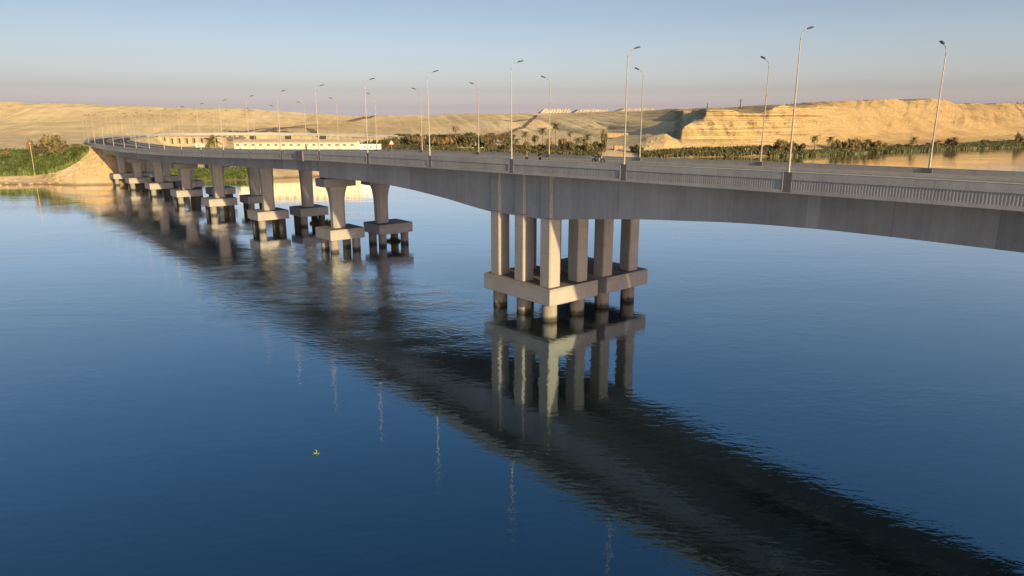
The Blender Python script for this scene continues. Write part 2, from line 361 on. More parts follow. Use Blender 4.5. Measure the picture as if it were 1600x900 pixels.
def small_pier(sc, w0, w1, joint, ws):
    Mx = local(sc, (w0+w1)/2); hw = (w1-w0)/2; hs = 3.45
    mb = MB(); mb.bevbox((-hw,-hs,CB+.15),(hw,hs,CT), .07); cap = place(mb, Mx).build('pile_cap', M['cap'], bridge)
    x = ws-(w0+w1)/2
    ptz = float(np.interp(sc, st, PT)) + cross(ws)
    if joint:
        top = min(ptz + gdepth(sc-3 if sc < 140 else sc), ptz-4.15) - .28 if sc < 140 else ptz-4.15-.28
        mb = MB(); r = lambda hx, hy, c, z: chamfer_ring(x, 0, hx, hy, c, z)
        mb.loft([r(1.35,1.1,.5,CT-.03), r(1.35,1.1,.5,top-6.2), r(1.42,1.15,.5,top-4.2), r(1.62,1.3,.5,top-2.8), r(1.95,1.5,.5,top-1.6)])
        place(mb, Mx).build('pier_shaft', M['pier'], cap)
        mb = MB(); mb.bevbox((x-3.5,-1.95,top-1.62),(x+3.5,1.95,top), .08); place(mb, Mx).build('bearing_cap', M['cap'], cap)
        for dx in (-2.3, 2.3):
            for (ya, yb, zt) in ((-1.5,-.7,top+.30), (.7,1.5,(ptz-4.15)+.02 if sc<140 else top+.30)):
                mb = MB(); mb.box((x+dx-.4,ya,top-.01),(x+dx+.4,yb,zt)); place(mb, Mx).build('bearing', M['plinth'], cap)
    else:
        top = ptz-4.15
        mb = MB(); r = lambda hx, hy, c, z: chamfer_ring(x, 0, hx, hy, c, z)
        mb.loft([r(1.35,1.15,.5,CT-.03), r(1.35,1.15,.5,top-7), r(1.4,1.2,.5,top-3.5), r(1.55,1.3,.5,top+.25)])
        place(mb, Mx).build('pier_shaft', M['pier'], cap)
    for a in (-1, 1):
        for b in (-1, 1):
            mb = MB(); cx = a*(hw-1.35); cy = b*(hs-1.35)
            mb.loft([circle(cx,cy,.85,-6), circle(cx,cy,.85,CB+.2)]); place(mb, Mx).build('pile', M['pile'] if (sc < 140 or (a, b) == (-1, -1)) else M['pile_shaded'], cap)
for sc, j in ((129,1),(166,0),(202,0),(233.5,1),(266,0),(296.5,1),(323.5,0)):
    d = 1.2 if sc == 129 else 0
    small_pier(sc, 59.2+d*.5, 66.9+d*.4, j, 63.3)
    small_pier(sc, 69.9+d*.8, 77.3+d*1.4, j, 73.4)
for s in PLN:
    if -8 < s < 560: plinth(s, WN, -1)
for s in PLF:
    if -8 < s < 520: plinth(s, WF, 1)
# expansion joint box on the near fascia
for s in (131.6, 132.0):
    pass
mb = MB(); mb.box((-.22,-1.0,-1.95),(.3,1.9,-.02)); h = hd(131.5)
Mx = Matrix.Translation(sw(131.5, WN)) @ Matrix.Rotation(-h, 4, 'Z'); place(mb, Mx).build('joint_box', M['plinth'], bridge)

# ------------------------------------------------------------------ terrain, surveyed outline + erosion noise
# each column: image bearing x, then (y, distance) of shore, bank, terrace, foot, lower slope, upper slope, crest
TC = [
(-900, [(300,240),(280,262),(262,300),(232,420),(212,600),(192,700),(160,820)]),
(-200, [(293,270),(276,288),(256,315),(230,420),(209,600),(190,700),(158,820)]),
(0, [(290,283),(275,296),(250,330),(228,420),(208,590),(190,690),(159,800)]),
(90, [(289,287),(274,300),(250,328),(229,400),(210,560),(190,690),(161,800)]),
(150, [(287,291),(274,305),(254,330),(234,385),(209,600),(188,700),(164,810)]),
(250, [(285,297),(272,312),(258,345),(238,400),(211,600),(192,710),(167,830)]),
(330, [(283,303),(271,316),(261,340),(234,410),(214,560),(196,720),(169,850)]),
(400, [(281,308),(270,322),(256,345),(249,385),(220,540),(198,740),(170,880)]),
(450, [(277,318),(270,328),(257,346),(249,395),(219,540),(196,760),(174,900)]),
(550, [(273,330),(267,342),(257,352),(250,395),(221,600),(196,820),(180,1000)]),
(600, [(268,345),(258,365),(248,400),(236,480),(213,640),(195,860),(180,1060)]),
(700, [(260,375),(250,410),(242,450),(228,540),(208,720),(192,900),(178,1120)]),
(780, [(256,400),(246,440),(236,500),(222,600),(205,760),(190,860),(177,1010)]),
(860, [(252,425),(243,460),(233,520),(217,640),(201,820),(187,900),(176,1040)]),
(950, [(250,450),(243,475),(234,520),(217,640),(203,760),(189,800),(172,930)]),
(1010,[(249,465),(243,485),(234,520),(216,556),(206,625),(189,730),(170,860)]),
(1040,[(247,480),(241,496),(235,522),(209,552),(207,620),(188,690),(168,810)]),
(1052,[(246,487),(241,500),(234,530),(217,545),(214,575),(195,650),(168,780)]),
(1064,[(246,491),(241,503),(233,532),(228,540),(206,548),(192,610),(167,700)]),
(1080,[(246,495),(240,508),(232,534),(226,541),(190,553),(181,610),(166,720)]),
(1100,[(245,500),(240,512),(232,536),(227,542),(193,552),(171,562),(165,620)]),
(1200,[(244,512),(237,526),(230,545),(226,551),(194,558),(166,570),(163,640)]),
(1260,[(243,520),(234,545),(226,570),(221,578),(190,588),(166,602),(160,650)]),
(1320,[(240,545),(232,575),(224,600),(214,622),(190,650),(166,684),(155,720)]),
(1400,[(237,585),(228,620),(220,650),(208,680),(188,715),(168,755),(154,790)]),
(1460,[(234,615),(226,650),(217,685),(205,715),(188,755),(166,800),(156,830)]),
(1500,[(232,640),(223,680),(215,710),(203,745),(187,785),(170,835),(161,880)]),
(1600,[(226,700),(217,745),(209,790),(198,830),(185,880),(172,940),(162,1000)]),
(1900,[(222,760),(214,800),(206,850),(196,900),(184,950),(172,1010),(160,1080)]),
(2700,[(220,800),(212,850),(204,900),(194,950),(184,1000),(172,1060),(160,1120)]),
]
def build_terrain():
    tx = np.array([c[0] for c in TC], float)
    KY = np.array([[p[1] for p in c[1]] for c in TC], float)
    KZ = np.array([[at(c[0], p[0], p[1]).z for p in c[1]] for c in TC])
    KZ[:,0] = -.15
    ext = lambda A, pre, post: np.concatenate([pre, A, post], axis=1)
    Y0, YL, ZL = KY[:,:1], KY[:,-1:], KZ[:,-1:]
    KY2 = ext(KY, Y0-22, np.concatenate([YL+120, YL*1.6, YL*6], 1)); KZ2 = ext(KZ, 0*Y0-4, np.concatenate([ZL+.5, ZL-3, ZL-20], 1))
    px = np.concatenate([np.linspace(-900,-120,90), np.linspace(-115,1715,1150), np.linspace(1725,2700,100)])
    sub = [5, 14, 18, 22, 34, 44, 38, 12, 8, 4]
    tpar = np.concatenate([np.linspace(k, k+1, n, endpoint=False) for k, n in enumerate(sub)] + [[len(sub)]])
    def interp_cols(K):
        out = np.zeros((len(px), K.shape[1]))
        for j in range(K.shape[1]): out[:,j] = np.interp(px, tx, K[:,j])
        # smooth a little along the bearing
        k = np.array([1,2,3,2,1.])/9
        return np.stack([np.convolve(np.pad(out[:,j],2,mode='edge'), k, 'valid') for j in range(K.shape[1])], 1)
    CY, CZ = interp_cols(KY2), interp_cols(KZ2)
    kk = np.arange(KY2.shape[1])
    GY = np.stack([np.interp(tpar, kk, CY[i]) for i in range(len(px))]); GZ = np.stack([np.interp(tpar, kk, CZ[i]) for i in range(len(px))])
    T = np.tile(tpar, (len(px),1)); PX = np.tile(px[:,None], (1,len(tpar)))
    ax = (PX-800)/F; GX = ax/cth*0 + GY*ax/(cth)   # bearing -> lateral offset
    # lateral position uses the bearing at the horizon row
    GX = GY*ax/(cth + ((450-215)/F)*sth)
    # erosion: gullies (vary along the bearing) and ledges (vary with height)
    lat = GX*.8 + GY*.15
    slope = np.clip((T-4)/1.0, 0, 1)*np.clip((8.2-T)/.8, 0, 1)
    cliff = np.exp(-((PX-1180)/110.)**4)*slope
    rough = (fbm(GX/60, GY/60, 6, 3)-.5)
    land = np.clip((T-1.2)/1.5, 0, 1)
    GZ += land*(rough*2.2 + (fbm(GX/14, GY/14, 4, 11)-.5)*.9)*np.clip((GY-250)/150, .25, 1)*np.where(T < 4, .6, 1)*np.where(PX < 980, .5, 1)
    gul = fbm(lat/30, GZ/70+GY/900, 5, 21, True)
    GZ -= slope*(gul-.45)*(7*np.exp(-((PX-1180)/140.)**2) + 4.0 + 6*np.exp(-((PX-950)/110.)**2))
    # cliff relief: push the face in and out
    led = vnoise(GZ*.55+.8*fbm(lat/50,GZ*0+1,3,5), lat/160, 31); led2 = vnoise(GZ*1.6, lat/70, 33)
    but = fbm(lat/22, GZ/40, 5, 41); pock = fbm(lat/5, GZ/4, 4, 43)
    GY2 = GY + cliff*((but-.5)*26 + (led-.5)*6 + (led2-.5)*2.2 + (pock-.5)*3.5)
    # diagonal rills on the sand slopes
    sand = np.clip((PX-1250)/80, 0, 1)*slope
    GZ += sand*(fbm((GX-GZ*2.2)/16, GZ/60, 4, 51, True)-.5)*2.6
    wl_ = np.clip((500-PX)/300, 0, 1)
    GZ += wl_*np.clip((T-6.0)/1, 0, 1)*np.clip(8.3-T, 0, 1)*(fbm(GX/240, GY/90, 5, 61, True)-.5)*3.5
    GZ += wl_*np.clip(T-3.2, 0, 1)*np.clip(6-T, 0, 1)*(fbm(GX/22, GY/30, 4, 71)-.5)*2.4
    # ragged shoreline
    shore = np.exp(-((T-1)/.5)**2); GY2 += shore*(fbm(GX/18, GX/18*0+3, 4, 81)-.5)*9
    # road embankment beyond the abutment
    V = np.stack([GX.ravel(), GY2.ravel()], 1); Z = GZ.ravel().copy()
    idx = np.where((V[:,1] < 1000) & (V[:,0] < 420))[0]
    rs = st[(st >= 356)]; rc = cen[(st >= 356)]; rp = PT[(st >= 356)] - 1.30
    best = np.full(len(idx), 1e9); bz = np.zeros(len(idx))
    for k in range(0, len(rs), 2):
        d = np.hypot(V[idx,0]-rc[k,0], V[idx,1]-rc[k,1]); q = d < best; best[q] = d[q]; bz[q] = rp[k]
    wob = (fbm(V[idx,0]/9, V[idx,1]/9, 4, 91)-.5)*2.4
    emb = bz - np.maximum(0, best-11.0)*.72 + wob*np.clip((best-12)/5, 0, 1) + (fbm(V[idx,0]/3, V[idx,1]/3, 4, 93)-.5)*1.1*np.clip((best-12)/3, 0, 1)
    core = best < 11.4
    Z[idx] = np.where(core, emb, np.maximum(Z[idx], emb))
    nX, nT = len(px), len(tpar)
    vs = np.stack([V[:,0], V[:,1], Z], 1)
    i, j = np.meshgrid(np.arange(nX-1), np.arange(nT-1), indexing='ij'); a = (i*nT+j).ravel()
    fc = np.stack([a, a+nT, a+nT+1, a+1], 1)
    me = bpy.data.meshes.new('terrain'); me.vertices.add(len(vs)); me.vertices.foreach_set('co', vs.ravel().astype(np.float32))
    me.loops.add(len(fc)*4); me.loops.foreach_set('vertex_index', fc.ravel().astype(np.int32))
    me.polygons.add(len(fc)); me.polygons.foreach_set('loop_start', (np.arange(len(fc))*4).astype(np.int32)); me.polygons.foreach_set('loop_total', np.full(len(fc), 4, np.int32))
    me.update(calc_edges=True); me.polygons.foreach_set('use_smooth', [True]*len(fc))
    o = bpy.data.objects.new('terrain', me); C.objects.link(o); o['kind'] = 'structure'
    return o, vs, fc
def terrain_mat():
    m = bpy.data.materials.new('desert_ground'); m.use_nodes = True; nt = m.node_tree; N = nt.nodes; L = nt.links
    b = N['Principled BSDF']; b.inputs['Roughness'].default_value = .95; b.inputs['Specular IOR Level'].default_value = .1
    geo = N.new('ShaderNodeNewGeometry')
    def noise(sc, st_, det=6, rough=.6):
        mp = N.new('ShaderNodeMapping'); mp.inputs['Scale'].default_value = st_; L.new(geo.outputs['Position'], mp.inputs[0])
        n = N.new('ShaderNodeTexNoise'); n.inputs['Scale'].default_value = sc; n.inputs['Detail'].default_value = det; n.inputs['Roughness'].default_value = rough
        L.new(mp.outputs[0], n.inputs['Vector']); return n.outputs[0]
    def ramp(src, stops):
        r = N.new('ShaderNodeValToRGB'); e = r.color_ramp.elements
        e[0].position, e[0].color = stops[0][0], (*stops[0][1], 1); e[1].position, e[1].color = stops[-1][0], (*stops[-1][1], 1)
        for p, c in stops[1:-1]: q = e.new(p); q.color = (*c, 1)
        L.new(src, r.inputs[0]); return r.outputs[0]
    def mix(f, a, c, mode='MIX'):
        x = N.new('ShaderNodeMix'); x.data_type = 'RGBA'; x.blend_type = mode
        if isinstance(f, float): x.inputs[0].default_value = f
        else: L.new(f, x.inputs[0])
        L.new(a, x.inputs[6]); L.new(c, x.inputs[7]); return x.outputs[2]
    sand = ramp(noise(.006, (1,1,4)), [(.3,(.62,.47,.25)),(.5,(.76,.60,.33)),(.7,(.82,.68,.41))])
    fine = ramp(noise(.05, (1,1,2), 8, .7), [(.3,(.62,.60,.58)),(.5,(1,1,1)),(.7,(1.12,1.1,1.06))])
    sand = mix(.75, sand, fine, 'MULTIPLY')
    ex = N.new('ShaderNodeMapRange'); ex.inputs[1].default_value = 60; ex.inputs[2].default_value = 260; px_ = N.new('ShaderNodeSeparateXYZ'); L.new(geo.outputs['Position'], px_.inputs[0]); L.new(px_.outputs[0], ex.inputs[0])
    tan_ = N.new('ShaderNodeRGB'); tan_.outputs[0].default_value = (.66,.60,.55,1)     # browner sand tint towards the east
    exs = mix(ex.outputs[0], fine, tan_.outputs[0]); sand_e = mix(1.0, sand, tan_.outputs[0], 'MULTIPLY'); sand = mix(ex.outputs[0], sand, sand_e)
    pat = ramp(noise(.03, (1,1,1.5), 8, .72), [(.33,(.62,.58,.54)),(.46,(1,1,1)),(1,(1,1,1))]); sand = mix(.6, sand, pat, 'MULTIPLY')
    rock = ramp(noise(.10, (.12,.12,4.5), 8, .65), [(.28,(.19,.135,.075)),(.42,(.31,.235,.13)),(.55,(.375,.30,.17)),(.75,(.24,.18,.10))])
    pits = ramp(noise(.30, (1,1,.7), 6, .75), [(.32,(.42,.38,.34)),(.43,(1,1,1)),(1,(1,1,1))])
    rock = mix(.9, rock, pits, 'MULTIPLY')
    fiss = ramp(noise(.22, (1.3,1.3,.22), 7, .7), [(.36,(.5,.44,.36)),(.46,(1,1,1)),(1,(1,1,1))]); rock = mix(.7, rock, fiss, 'MULTIPLY')
    sp = N.new('ShaderNodeSeparateXYZ'); L.new(geo.outputs['True Normal'], sp.inputs[0])
    steep = ramp(sp.outputs[2], [(.62,(1,1,1)),(.86,(0,0,0))])
    col = mix(steep, sand, rock)
    # low ground near the river: paler rubble with dark scrub specks; damp foot at the water line
    pz = N.new('ShaderNodeSeparateXYZ'); L.new(geo.outputs['Position'], pz.inputs[0])
    low = N.new('ShaderNodeMapRange'); low.inputs[1].default_value = 17; low.inputs[2].default_value = 9; L.new(pz.outputs[2], low.inputs[0])
    rub = ramp(noise(.075, (1,.55,1), 9, .72), [(.30,(.24,.18,.10)),(.42,(.54,.41,.23)),(.52,(.70,.56,.35)),(.66,(.82,.72,.52))])
    lm = N.new('ShaderNodeMath'); lm.operation = 'MULTIPLY'; lm.inputs[1].default_value = .75; L.new(low.outputs[0], lm.inputs[0])
    lx = N.new('ShaderNodeMapRange'); lx.inputs[1].default_value = 60; lx.inputs[2].default_value = -60; L.new(pz.outputs[0], lx.inputs[0])   # rubble flats lie on the west side only
    lm2 = N.new('ShaderNodeMath'); lm2.operation = 'MULTIPLY'; L.new(lm.outputs[0], lm2.inputs[0]); L.new(lx.outputs[0], lm2.inputs[1])
    col = mix(lm2.outputs[0], col, rub)
    damp = N.new('ShaderNodeMapRange'); damp.inputs[1].default_value = 1.2; damp.inputs[2].default_value = .1; L.new(pz.outputs[2], damp.inputs[0])
    dk = N.new('ShaderNodeRGB'); dk.outputs[0].default_value = (.16,.10,.05,1)
    dm = N.new('ShaderNodeMath'); dm.operation = 'MULTIPLY'; dm.inputs[1].default_value = .7; L.new(damp.outputs[0], dm.inputs[0])
    col = mix(dm.outputs[0], col, dk.outputs[0])
    L.new(col, b.inputs['Base Color'])
    bp = N.new('ShaderNodeBump'); bp.inputs['Distance'].default_value = 2.2; bp.inputs['Strength'].default_value = .7
    L.new(noise(.28, (1,1,2.2), 9, .74), bp.inputs['Height']); L.new(bp.outputs[0], b.inputs['Normal'])
    return m
terrain, TV, TF = build_terrain()
terrain.data.materials.append(terrain_mat())
bvh = BVHTree.FromPolygons([tuple(v) for v in TV.tolist()], TF.tolist())
def drop(x, y):
    h = bvh.ray_cast(Vector((x, y, 400)), Vector((0,0,-1)))
    return h[0].z if h[0] else 0.0
def ground(px, Y):
    """point on the ground on image bearing px at distance Y"""
    x = Y*((px-800)/F)/(cth + ((450-215)/F)*sth); return Vector((x, Y, drop(x, Y)))
def hit(px, py):
    r = ray(px, py); h = bvh.ray_cast(Vector((0,0,CAM_H)), Vector(r).normalized(), 5000); return h[0]

# ------------------------------------------------------------------ water
def water_mat():
    m = bpy.data.materials.new('river_water'); m.use_nodes = True; nt = m.node_tree; N = nt.nodes; L = nt.links
    N.remove(N['Principled BSDF']); out = N['Material Output']
    geo = N.new('ShaderNodeNewGeometry')
    def noise(sc, st_, det=3, rough=.5, rot=0.0, dist=0.0):
        mp = N.new('ShaderNodeMapping'); mp.inputs['Scale'].default_value = st_; mp.inputs['Rotation'].default_value = (0,0,rot); L.new(geo.outputs['Position'], mp.inputs[0])
        n = N.new('ShaderNodeTexNoise'); n.inputs['Scale'].default_value = sc; n.inputs['Detail'].default_value = det; n.inputs['Roughness'].default_value = rough; n.inputs['Distortion'].default_value = dist
        L.new(mp.outputs[0], n.inputs['Vector']); return n.outputs[0]
    def mth(op, a, c):
        n = N.new('ShaderNodeMath'); n.operation = op
        for i, q in enumerate((a, c)):
            if isinstance(q, (int, float)): n.inputs[i].default_value = q
            else: L.new(q, n.inputs[i])
        return n.outputs[0]
    def mr(src, a, c, d=0.0, e=1.0):
        n = N.new('ShaderNodeMapRange'); n.interpolation_type = 'SMOOTHSTEP'
        for i, q in enumerate((a,c,d,e)): n.inputs[i+1].default_value = q
        L.new(src, n.inputs[0]); return n.outputs[0]
    # turbulence downstream (towards the camera's left) of the piers
    turb = None
    for (s_, w_, rad) in ((76, 58, 26), (92, 54, 28), (112, 55, 22), (129, 61, 15), (166, 62, 14), (202, 62, 16), (240, 60, 22), (285, 60, 26)):
        p = sw(s_, w_); vd = N.new('ShaderNodeVectorMath'); vd.operation = 'DISTANCE'; L.new(geo.outputs['Position'], vd.inputs[0]); vd.inputs[1].default_value = (p.x-rad*.30, p.y-rad*.10, 0)
        f = mr(vd.outputs['Value'], rad, rad*.25)
        turb = f if turb is None else mth('MAXIMUM', turb, f)
    patch = mr(noise(.035, (1,2.2,1), 4, .6, .5, 1.2), .42, .62)
    turb = mth('MULTIPLY', turb, mth('ADD', mth('MULTIPLY', patch, .8), .3))
    calm = mr(noise(.012, (1,3,1), 4, .6, .35, 1.0), .36, .66, .25, 1.0)
    big = mth('MULTIPLY', noise(.22, (1,1.7,1), 3, .5, .3), mth('ADD', mth('MULTIPLY', calm, .030), mth('MULTIPLY', turb, .018)))
    med = mth('MULTIPLY', noise(.75, (1,2.1,1), 3, .5, -.2, .4), mth('ADD', mth('MULTIPLY', calm, .024), mth('MULTIPLY', turb, .020)))
    sml = mth('MULTIPLY', noise(1.7, (1,1.9,1), 3, .5, .15, .3), mth('ADD', mth('MULTIPLY', calm, .0045), mth('MULTIPLY', turb, .016)))
    edd = mth('MULTIPLY', mth('ABSOLUTE', mth('SUBTRACT', noise(.11, (1,1.5,1), 6, .62, .2, 3.5), .5), 0), mth('MULTIPLY', turb, .16))
    hgt = mth('ADD', mth('ADD', big, med), mth('ADD', sml, edd))
    bp = N.new('ShaderNodeBump'); bp.inputs['Distance'].default_value = 1.0; bp.inputs['Strength'].default_value = 1.0; L.new(hgt, bp.inputs['Height'])
    gl = N.new('ShaderNodeBsdfGlossy'); gl.inputs['Roughness'].default_value = .012; gl.inputs['Color'].default_value = WATER_TINT; L.new(bp.outputs[0], gl.inputs['Normal'])
    df = N.new('ShaderNodeBsdfDiffuse'); df.inputs['Color'].default_value = WATER_BODY; L.new(bp.outputs[0], df.inputs['Normal'])
    lw = N.new('ShaderNodeFresnel'); lw.inputs['IOR'].default_value = 1.33
    tr = N.new('ShaderNodeValToRGB'); te = tr.color_ramp.elements; te[0].position = .04; te[0].color = WATER_TINT; te[1].position = .5; te[1].color = (.97,.98,1,1)
    q2 = te.new(.16); q2.color = (.74,.88,.98,1)
    L.new(lw.outputs[0], tr.inputs[0]); L.new(tr.outputs[0], gl.inputs['Color'])
    fr = N.new('ShaderNodeValToRGB'); fe = fr.color_ramp.elements; fe[0].position = .02; fe[0].color = (.165,)*3+(1,); fe[1].position = .6; fe[1].color = (.97,)*3+(1,)
    for p_, v_ in ((.045,.25),(.09,.39),(.18,.58),(.35,.82)): q3 = fe.new(p_); q3.color = (v_,v_,v_,1)
    L.new(lw.outputs[0], fr.inputs[0])
    mx = N.new('ShaderNodeMixShader'); L.new(fr.outputs[0], mx.inputs[0]); L.new(df.outputs[0], mx.inputs[1]); L.new(gl.outputs[0], mx.inputs[2]); L.new(mx.outputs[0], out.inputs['Surface'])
    return m
WATER_TINT = (.54,.84,1.0,1); WATER_BODY = (.001,.003,.0025,1); WATER_IOR = 2.5
water = mesh_obj('water', [(-6000,-3000,0),(6000,-3000,0),(6000,6000,0),(-6000,6000,0)], [(0,1,2,3)], water_mat()); water['kind'] = 'structure'

ORD = ['first','second','third','fourth','fifth','sixth','seventh','eighth','ninth','tenth','eleventh','twelfth','thirteenth','fourteenth','fifteenth','sixteenth','seventeenth','eighteenth','nineteenth','twentieth']
# ------------------------------------------------------------------ street lamps
def make_lamp():
    root = empty('street_lamp', (0,0,0))
    mb = MB(); mb.loft([circle(0,0,.21,0,10), circle(0,0,.21,.035,10)]); mb.loft([circle(0,0,.115,.03,12), circle(0,0,.11,1.5,12), circle(0,0,.09,1.55,12), circle(0,0,.045,10.9,12)]); mb.build('pole', M['steel'], root, False)
    mb = MB(); pts = [(0,0,10.85),(.03,0,11.2),(.16,0,11.48),(.45,0,11.66),(.8,0,11.78),(1.1,0,11.86)]
    mb.tube(pts, [.045,.042,.04,.037,.034,.032], 8); mb.build('arm', M['steel'], root, True)
    mb = MB()   # flat luminaire, tilted a little upwards
    T = Matrix.Translation((1.05,0,11.86)) @ Matrix.Rotation(R(-14), 4, 'Y')
    r = [[(x, y*wd, z) for (y, z) in ((-1,.0),(-.8,.07*hh),(0,.12*hh),(.8,.07*hh),(1,.0),(.8,-.035),(-.8,-.035))] for x, wd, hh in ((-.05,.07,.6),(.12,.13,.9),(.3,.19,1),(.75,.18,.8),(.88,.11,.4))]
    mb.loft(r); place(mb, T); mb.build('lamp_head', M['lamp'], root)
    mb = MB(); mb.box((.2,-.14,-.045),(.78,.14,-.036)); place(mb, T); mb.build('lamp_glass', M['glass'], root)
    return root
def copy_tree(o, parent=None):
    c = o.copy(); C.objects.link(c)
    if parent: c.parent = parent
    for ch in o.children: copy_tree(ch, c)
    return c
lamp0 = make_lamp(); used = [False]
def put_lamp(s, w_, inward, label, group):
    o = copy_tree(lamp0) if used[0] else lamp0
    used[0] = True
    o.location = sw(s, w_, .035); o.rotation_euler = (R(random.uniform(-.35,.35)), R(random.uniform(-.35,.35)), -hd(s) + (0 if inward else math.pi) + R(random.uniform(-2,2)))
    tag(o, label, 'street lamp', group)
GL = 'street lamps along the bridge parapets'
near = [s for s in PLN if 20 < s < 640]; far = [s for s in PLF if 20 < s < 620]
for k, s in enumerate(near):
    if k < 16: lb = f'tall pale steel street lamp on the near parapet, {ORD[k]} from the right'
    else: lb = 'distant thin street lamp on the outer edge of the far road bend'
    put_lamp(s, WN+.08, True, lb, GL if k < 16 else 'lamps on the outer edge of the far bend')
for k, s in enumerate(far):
    if k < 16: lb = f'pale steel street lamp with dark head on the far parapet, {ORD[k]} from the right'
    else: lb = 'distant thin street lamp on the inner edge of the far road bend'
    put_lamp(s, WF-.08, False, lb, GL if k < 16 else 'lamps on the inner edge of the far bend')

# ------------------------------------------------------------------ people
def skinned(name, pts, edges, rad, m, parent=None, lvl=1):
    me = bpy.data.meshes.new(name); me.from_pydata(pts, edges, []); me.materials.append(m)
    o = bpy.data.objects.new(name, me); C.objects.link(o)
    md = o.modifiers.new('skin', 'SKIN'); md.use_smooth_shade = True
    if not me.skin_vertices: me.skin_vertices.new()
    for i, r in enumerate(rad):
        sv = me.skin_vertices[0].data[i]; sv.radius = r if hasattr(r, '__len__') else (r, r); sv.use_root = (i == 0)
    o.modifiers.new('sub', 'SUBSURF').levels = lvl; o.modifiers['sub'].render_levels = lvl
    dg = bpy.context.evaluated_depsgraph_get(); nm = bpy.data.meshes.new_from_object(o.evaluated_get(dg)); o.modifiers.clear(); o.data = nm
    if not nm.materials: nm.materials.append(m)
    if parent: o.parent = parent
    return o
def person(loc, rz, label, arms, shirt, trousers):
    """arms: for left and right (elbow, wrist) relative to the shoulder; x = side, -y = front"""
    P = [(0,0,.95),(0,0,1.15),(0,.01,1.38),(0,0,1.48),(0,-.01,1.56),(0,-.01,1.66),(0,0,1.73)]
    E_ = [(0,1),(1,2),(2,3),(3,4),(4,5),(5,6)]; rd = [(.15,.10),(.135,.095),(.16,.10),(.055,.055),(.07,.08),(.078,.095),(.05,.06)]
    def add(p, par, r): P.append(tuple(p)); E_.append((par, len(P)-1)); rd.append(r); return len(P)-1
    seg = {}
    for sgn, (el, wr) in zip((-1, 1), arms):
        a = add((sgn*.17,0,1.40), 2, .055); sh = Vector((sgn*.19,0,1.38)); e = sh+Vector(el); wv = e+Vector(wr); d = Vector(wr).normalized()
        b = add(e, a, .042); c = add(wv, b, .03); hnd = add(wv+d*.07, c, (.042,.02)); 
        for q, ln in ((-.028,.075),(-.01,.09),(.01,.085),(.028,.07)): add(wv+d*(.09+ln)+Vector((q,0,0)), hnd, .009)
        add(wv+d*.07+Vector((-sgn*.055,-.03,0)), hnd, .011)
        k = add((sgn*.09,0,.90), 0, .09); k2 = add((sgn*.10,-.02,.50), k, .058); k3 = add((sgn*.10,.01,.09), k2, .04); add((sgn*.11,-.16,.04), k3, (.045,.03))
        seg[sgn] = (e, wv)
    body = skinned('person', P, E_, rd, M['skin'])
    body.location = loc; body.rotation_euler = (0,0,rz); tag(body, label, 'person', None)
    sp = [(0,0,1.02),(0,0,1.15),(0,.01,1.38),(0,0,1.45)]; se = [(0,1),(1,2),(2,3)]; sr = [(.165,.115),(.15,.11),(.175,.115),(.075,.075)]
    for sgn in (-1, 1):
        e, wv = seg[sgn]; n = len(sp); sp += [(sgn*.17,0,1.40), tuple(e), tuple(e+(wv-e)*.8)]; se += [(2,n),(n,n+1),(n+1,n+2)]; sr += [.068,.054,.044]
    skinned('shirt', sp, se, sr, shirt, body)
    tp = [(0,0,1.04),(0,0,.93)]; te = [(0,1)]; tr = [(.155,.108),(.17,.12)]
    for sgn in (-1, 1):
        n = len(tp); tp += [(sgn*.09,0,.86),(sgn*.10,-.02,.50),(sgn*.10,.01,.10)]; te += [(1,n),(n,n+1),(n+1,n+2)]; tr += [.105,.078,.062]
    skinned('trousers', tp, te, tr, trousers, body)
    skinned('hair', [(0,.02,1.67),(0,.012,1.735),(0,.0,1.765)], [(0,1),(1,2)], [(.083,.085),(.078,.085),(.05,.055)], M['hair'], body)
    mb = MB()
    return body
def edge_point(px, w_):  # station on lateral line w_ seen on bearing px
    a = (px-800)/F/(cth+((450-245)/F)*sth); Y = w_/(ns[0]*a+ns[1]); return Y*a*us[0]+Y*us[1]
for px, w_, rz, lb, arms, sh, tr in (
    (823, 59.0, R(200), 'person in a grey shirt holding one arm out behind the near parapet', (((-.05,-.10,-.26),(.0,-.22,-.02)), ((.12,-.16,-.12),(.10,-.24,.06))), M['grey'], M['black']),
    (843.5, 59.0, R(160), 'person all in black with bent elbows, standing behind the near parapet', (((-.20,-.04,-.16),(.10,-.20,.02)), ((.06,-.06,-.27),(-.08,-.20,.08))), M['black'], M['black']),
    (479.5, 58.6, R(215), 'small dark-clothed person leaning at the near parapet above the expansion joint', (((-.06,-.12,-.25),(.05,-.20,.03)), ((.06,-.12,-.25),(-.05,-.20,.03))), M['navy'], M['black'])):
    s = edge_point(px, w_); p = sw(s, w_, -.62); person(p, rz, lb, arms, sh, tr)

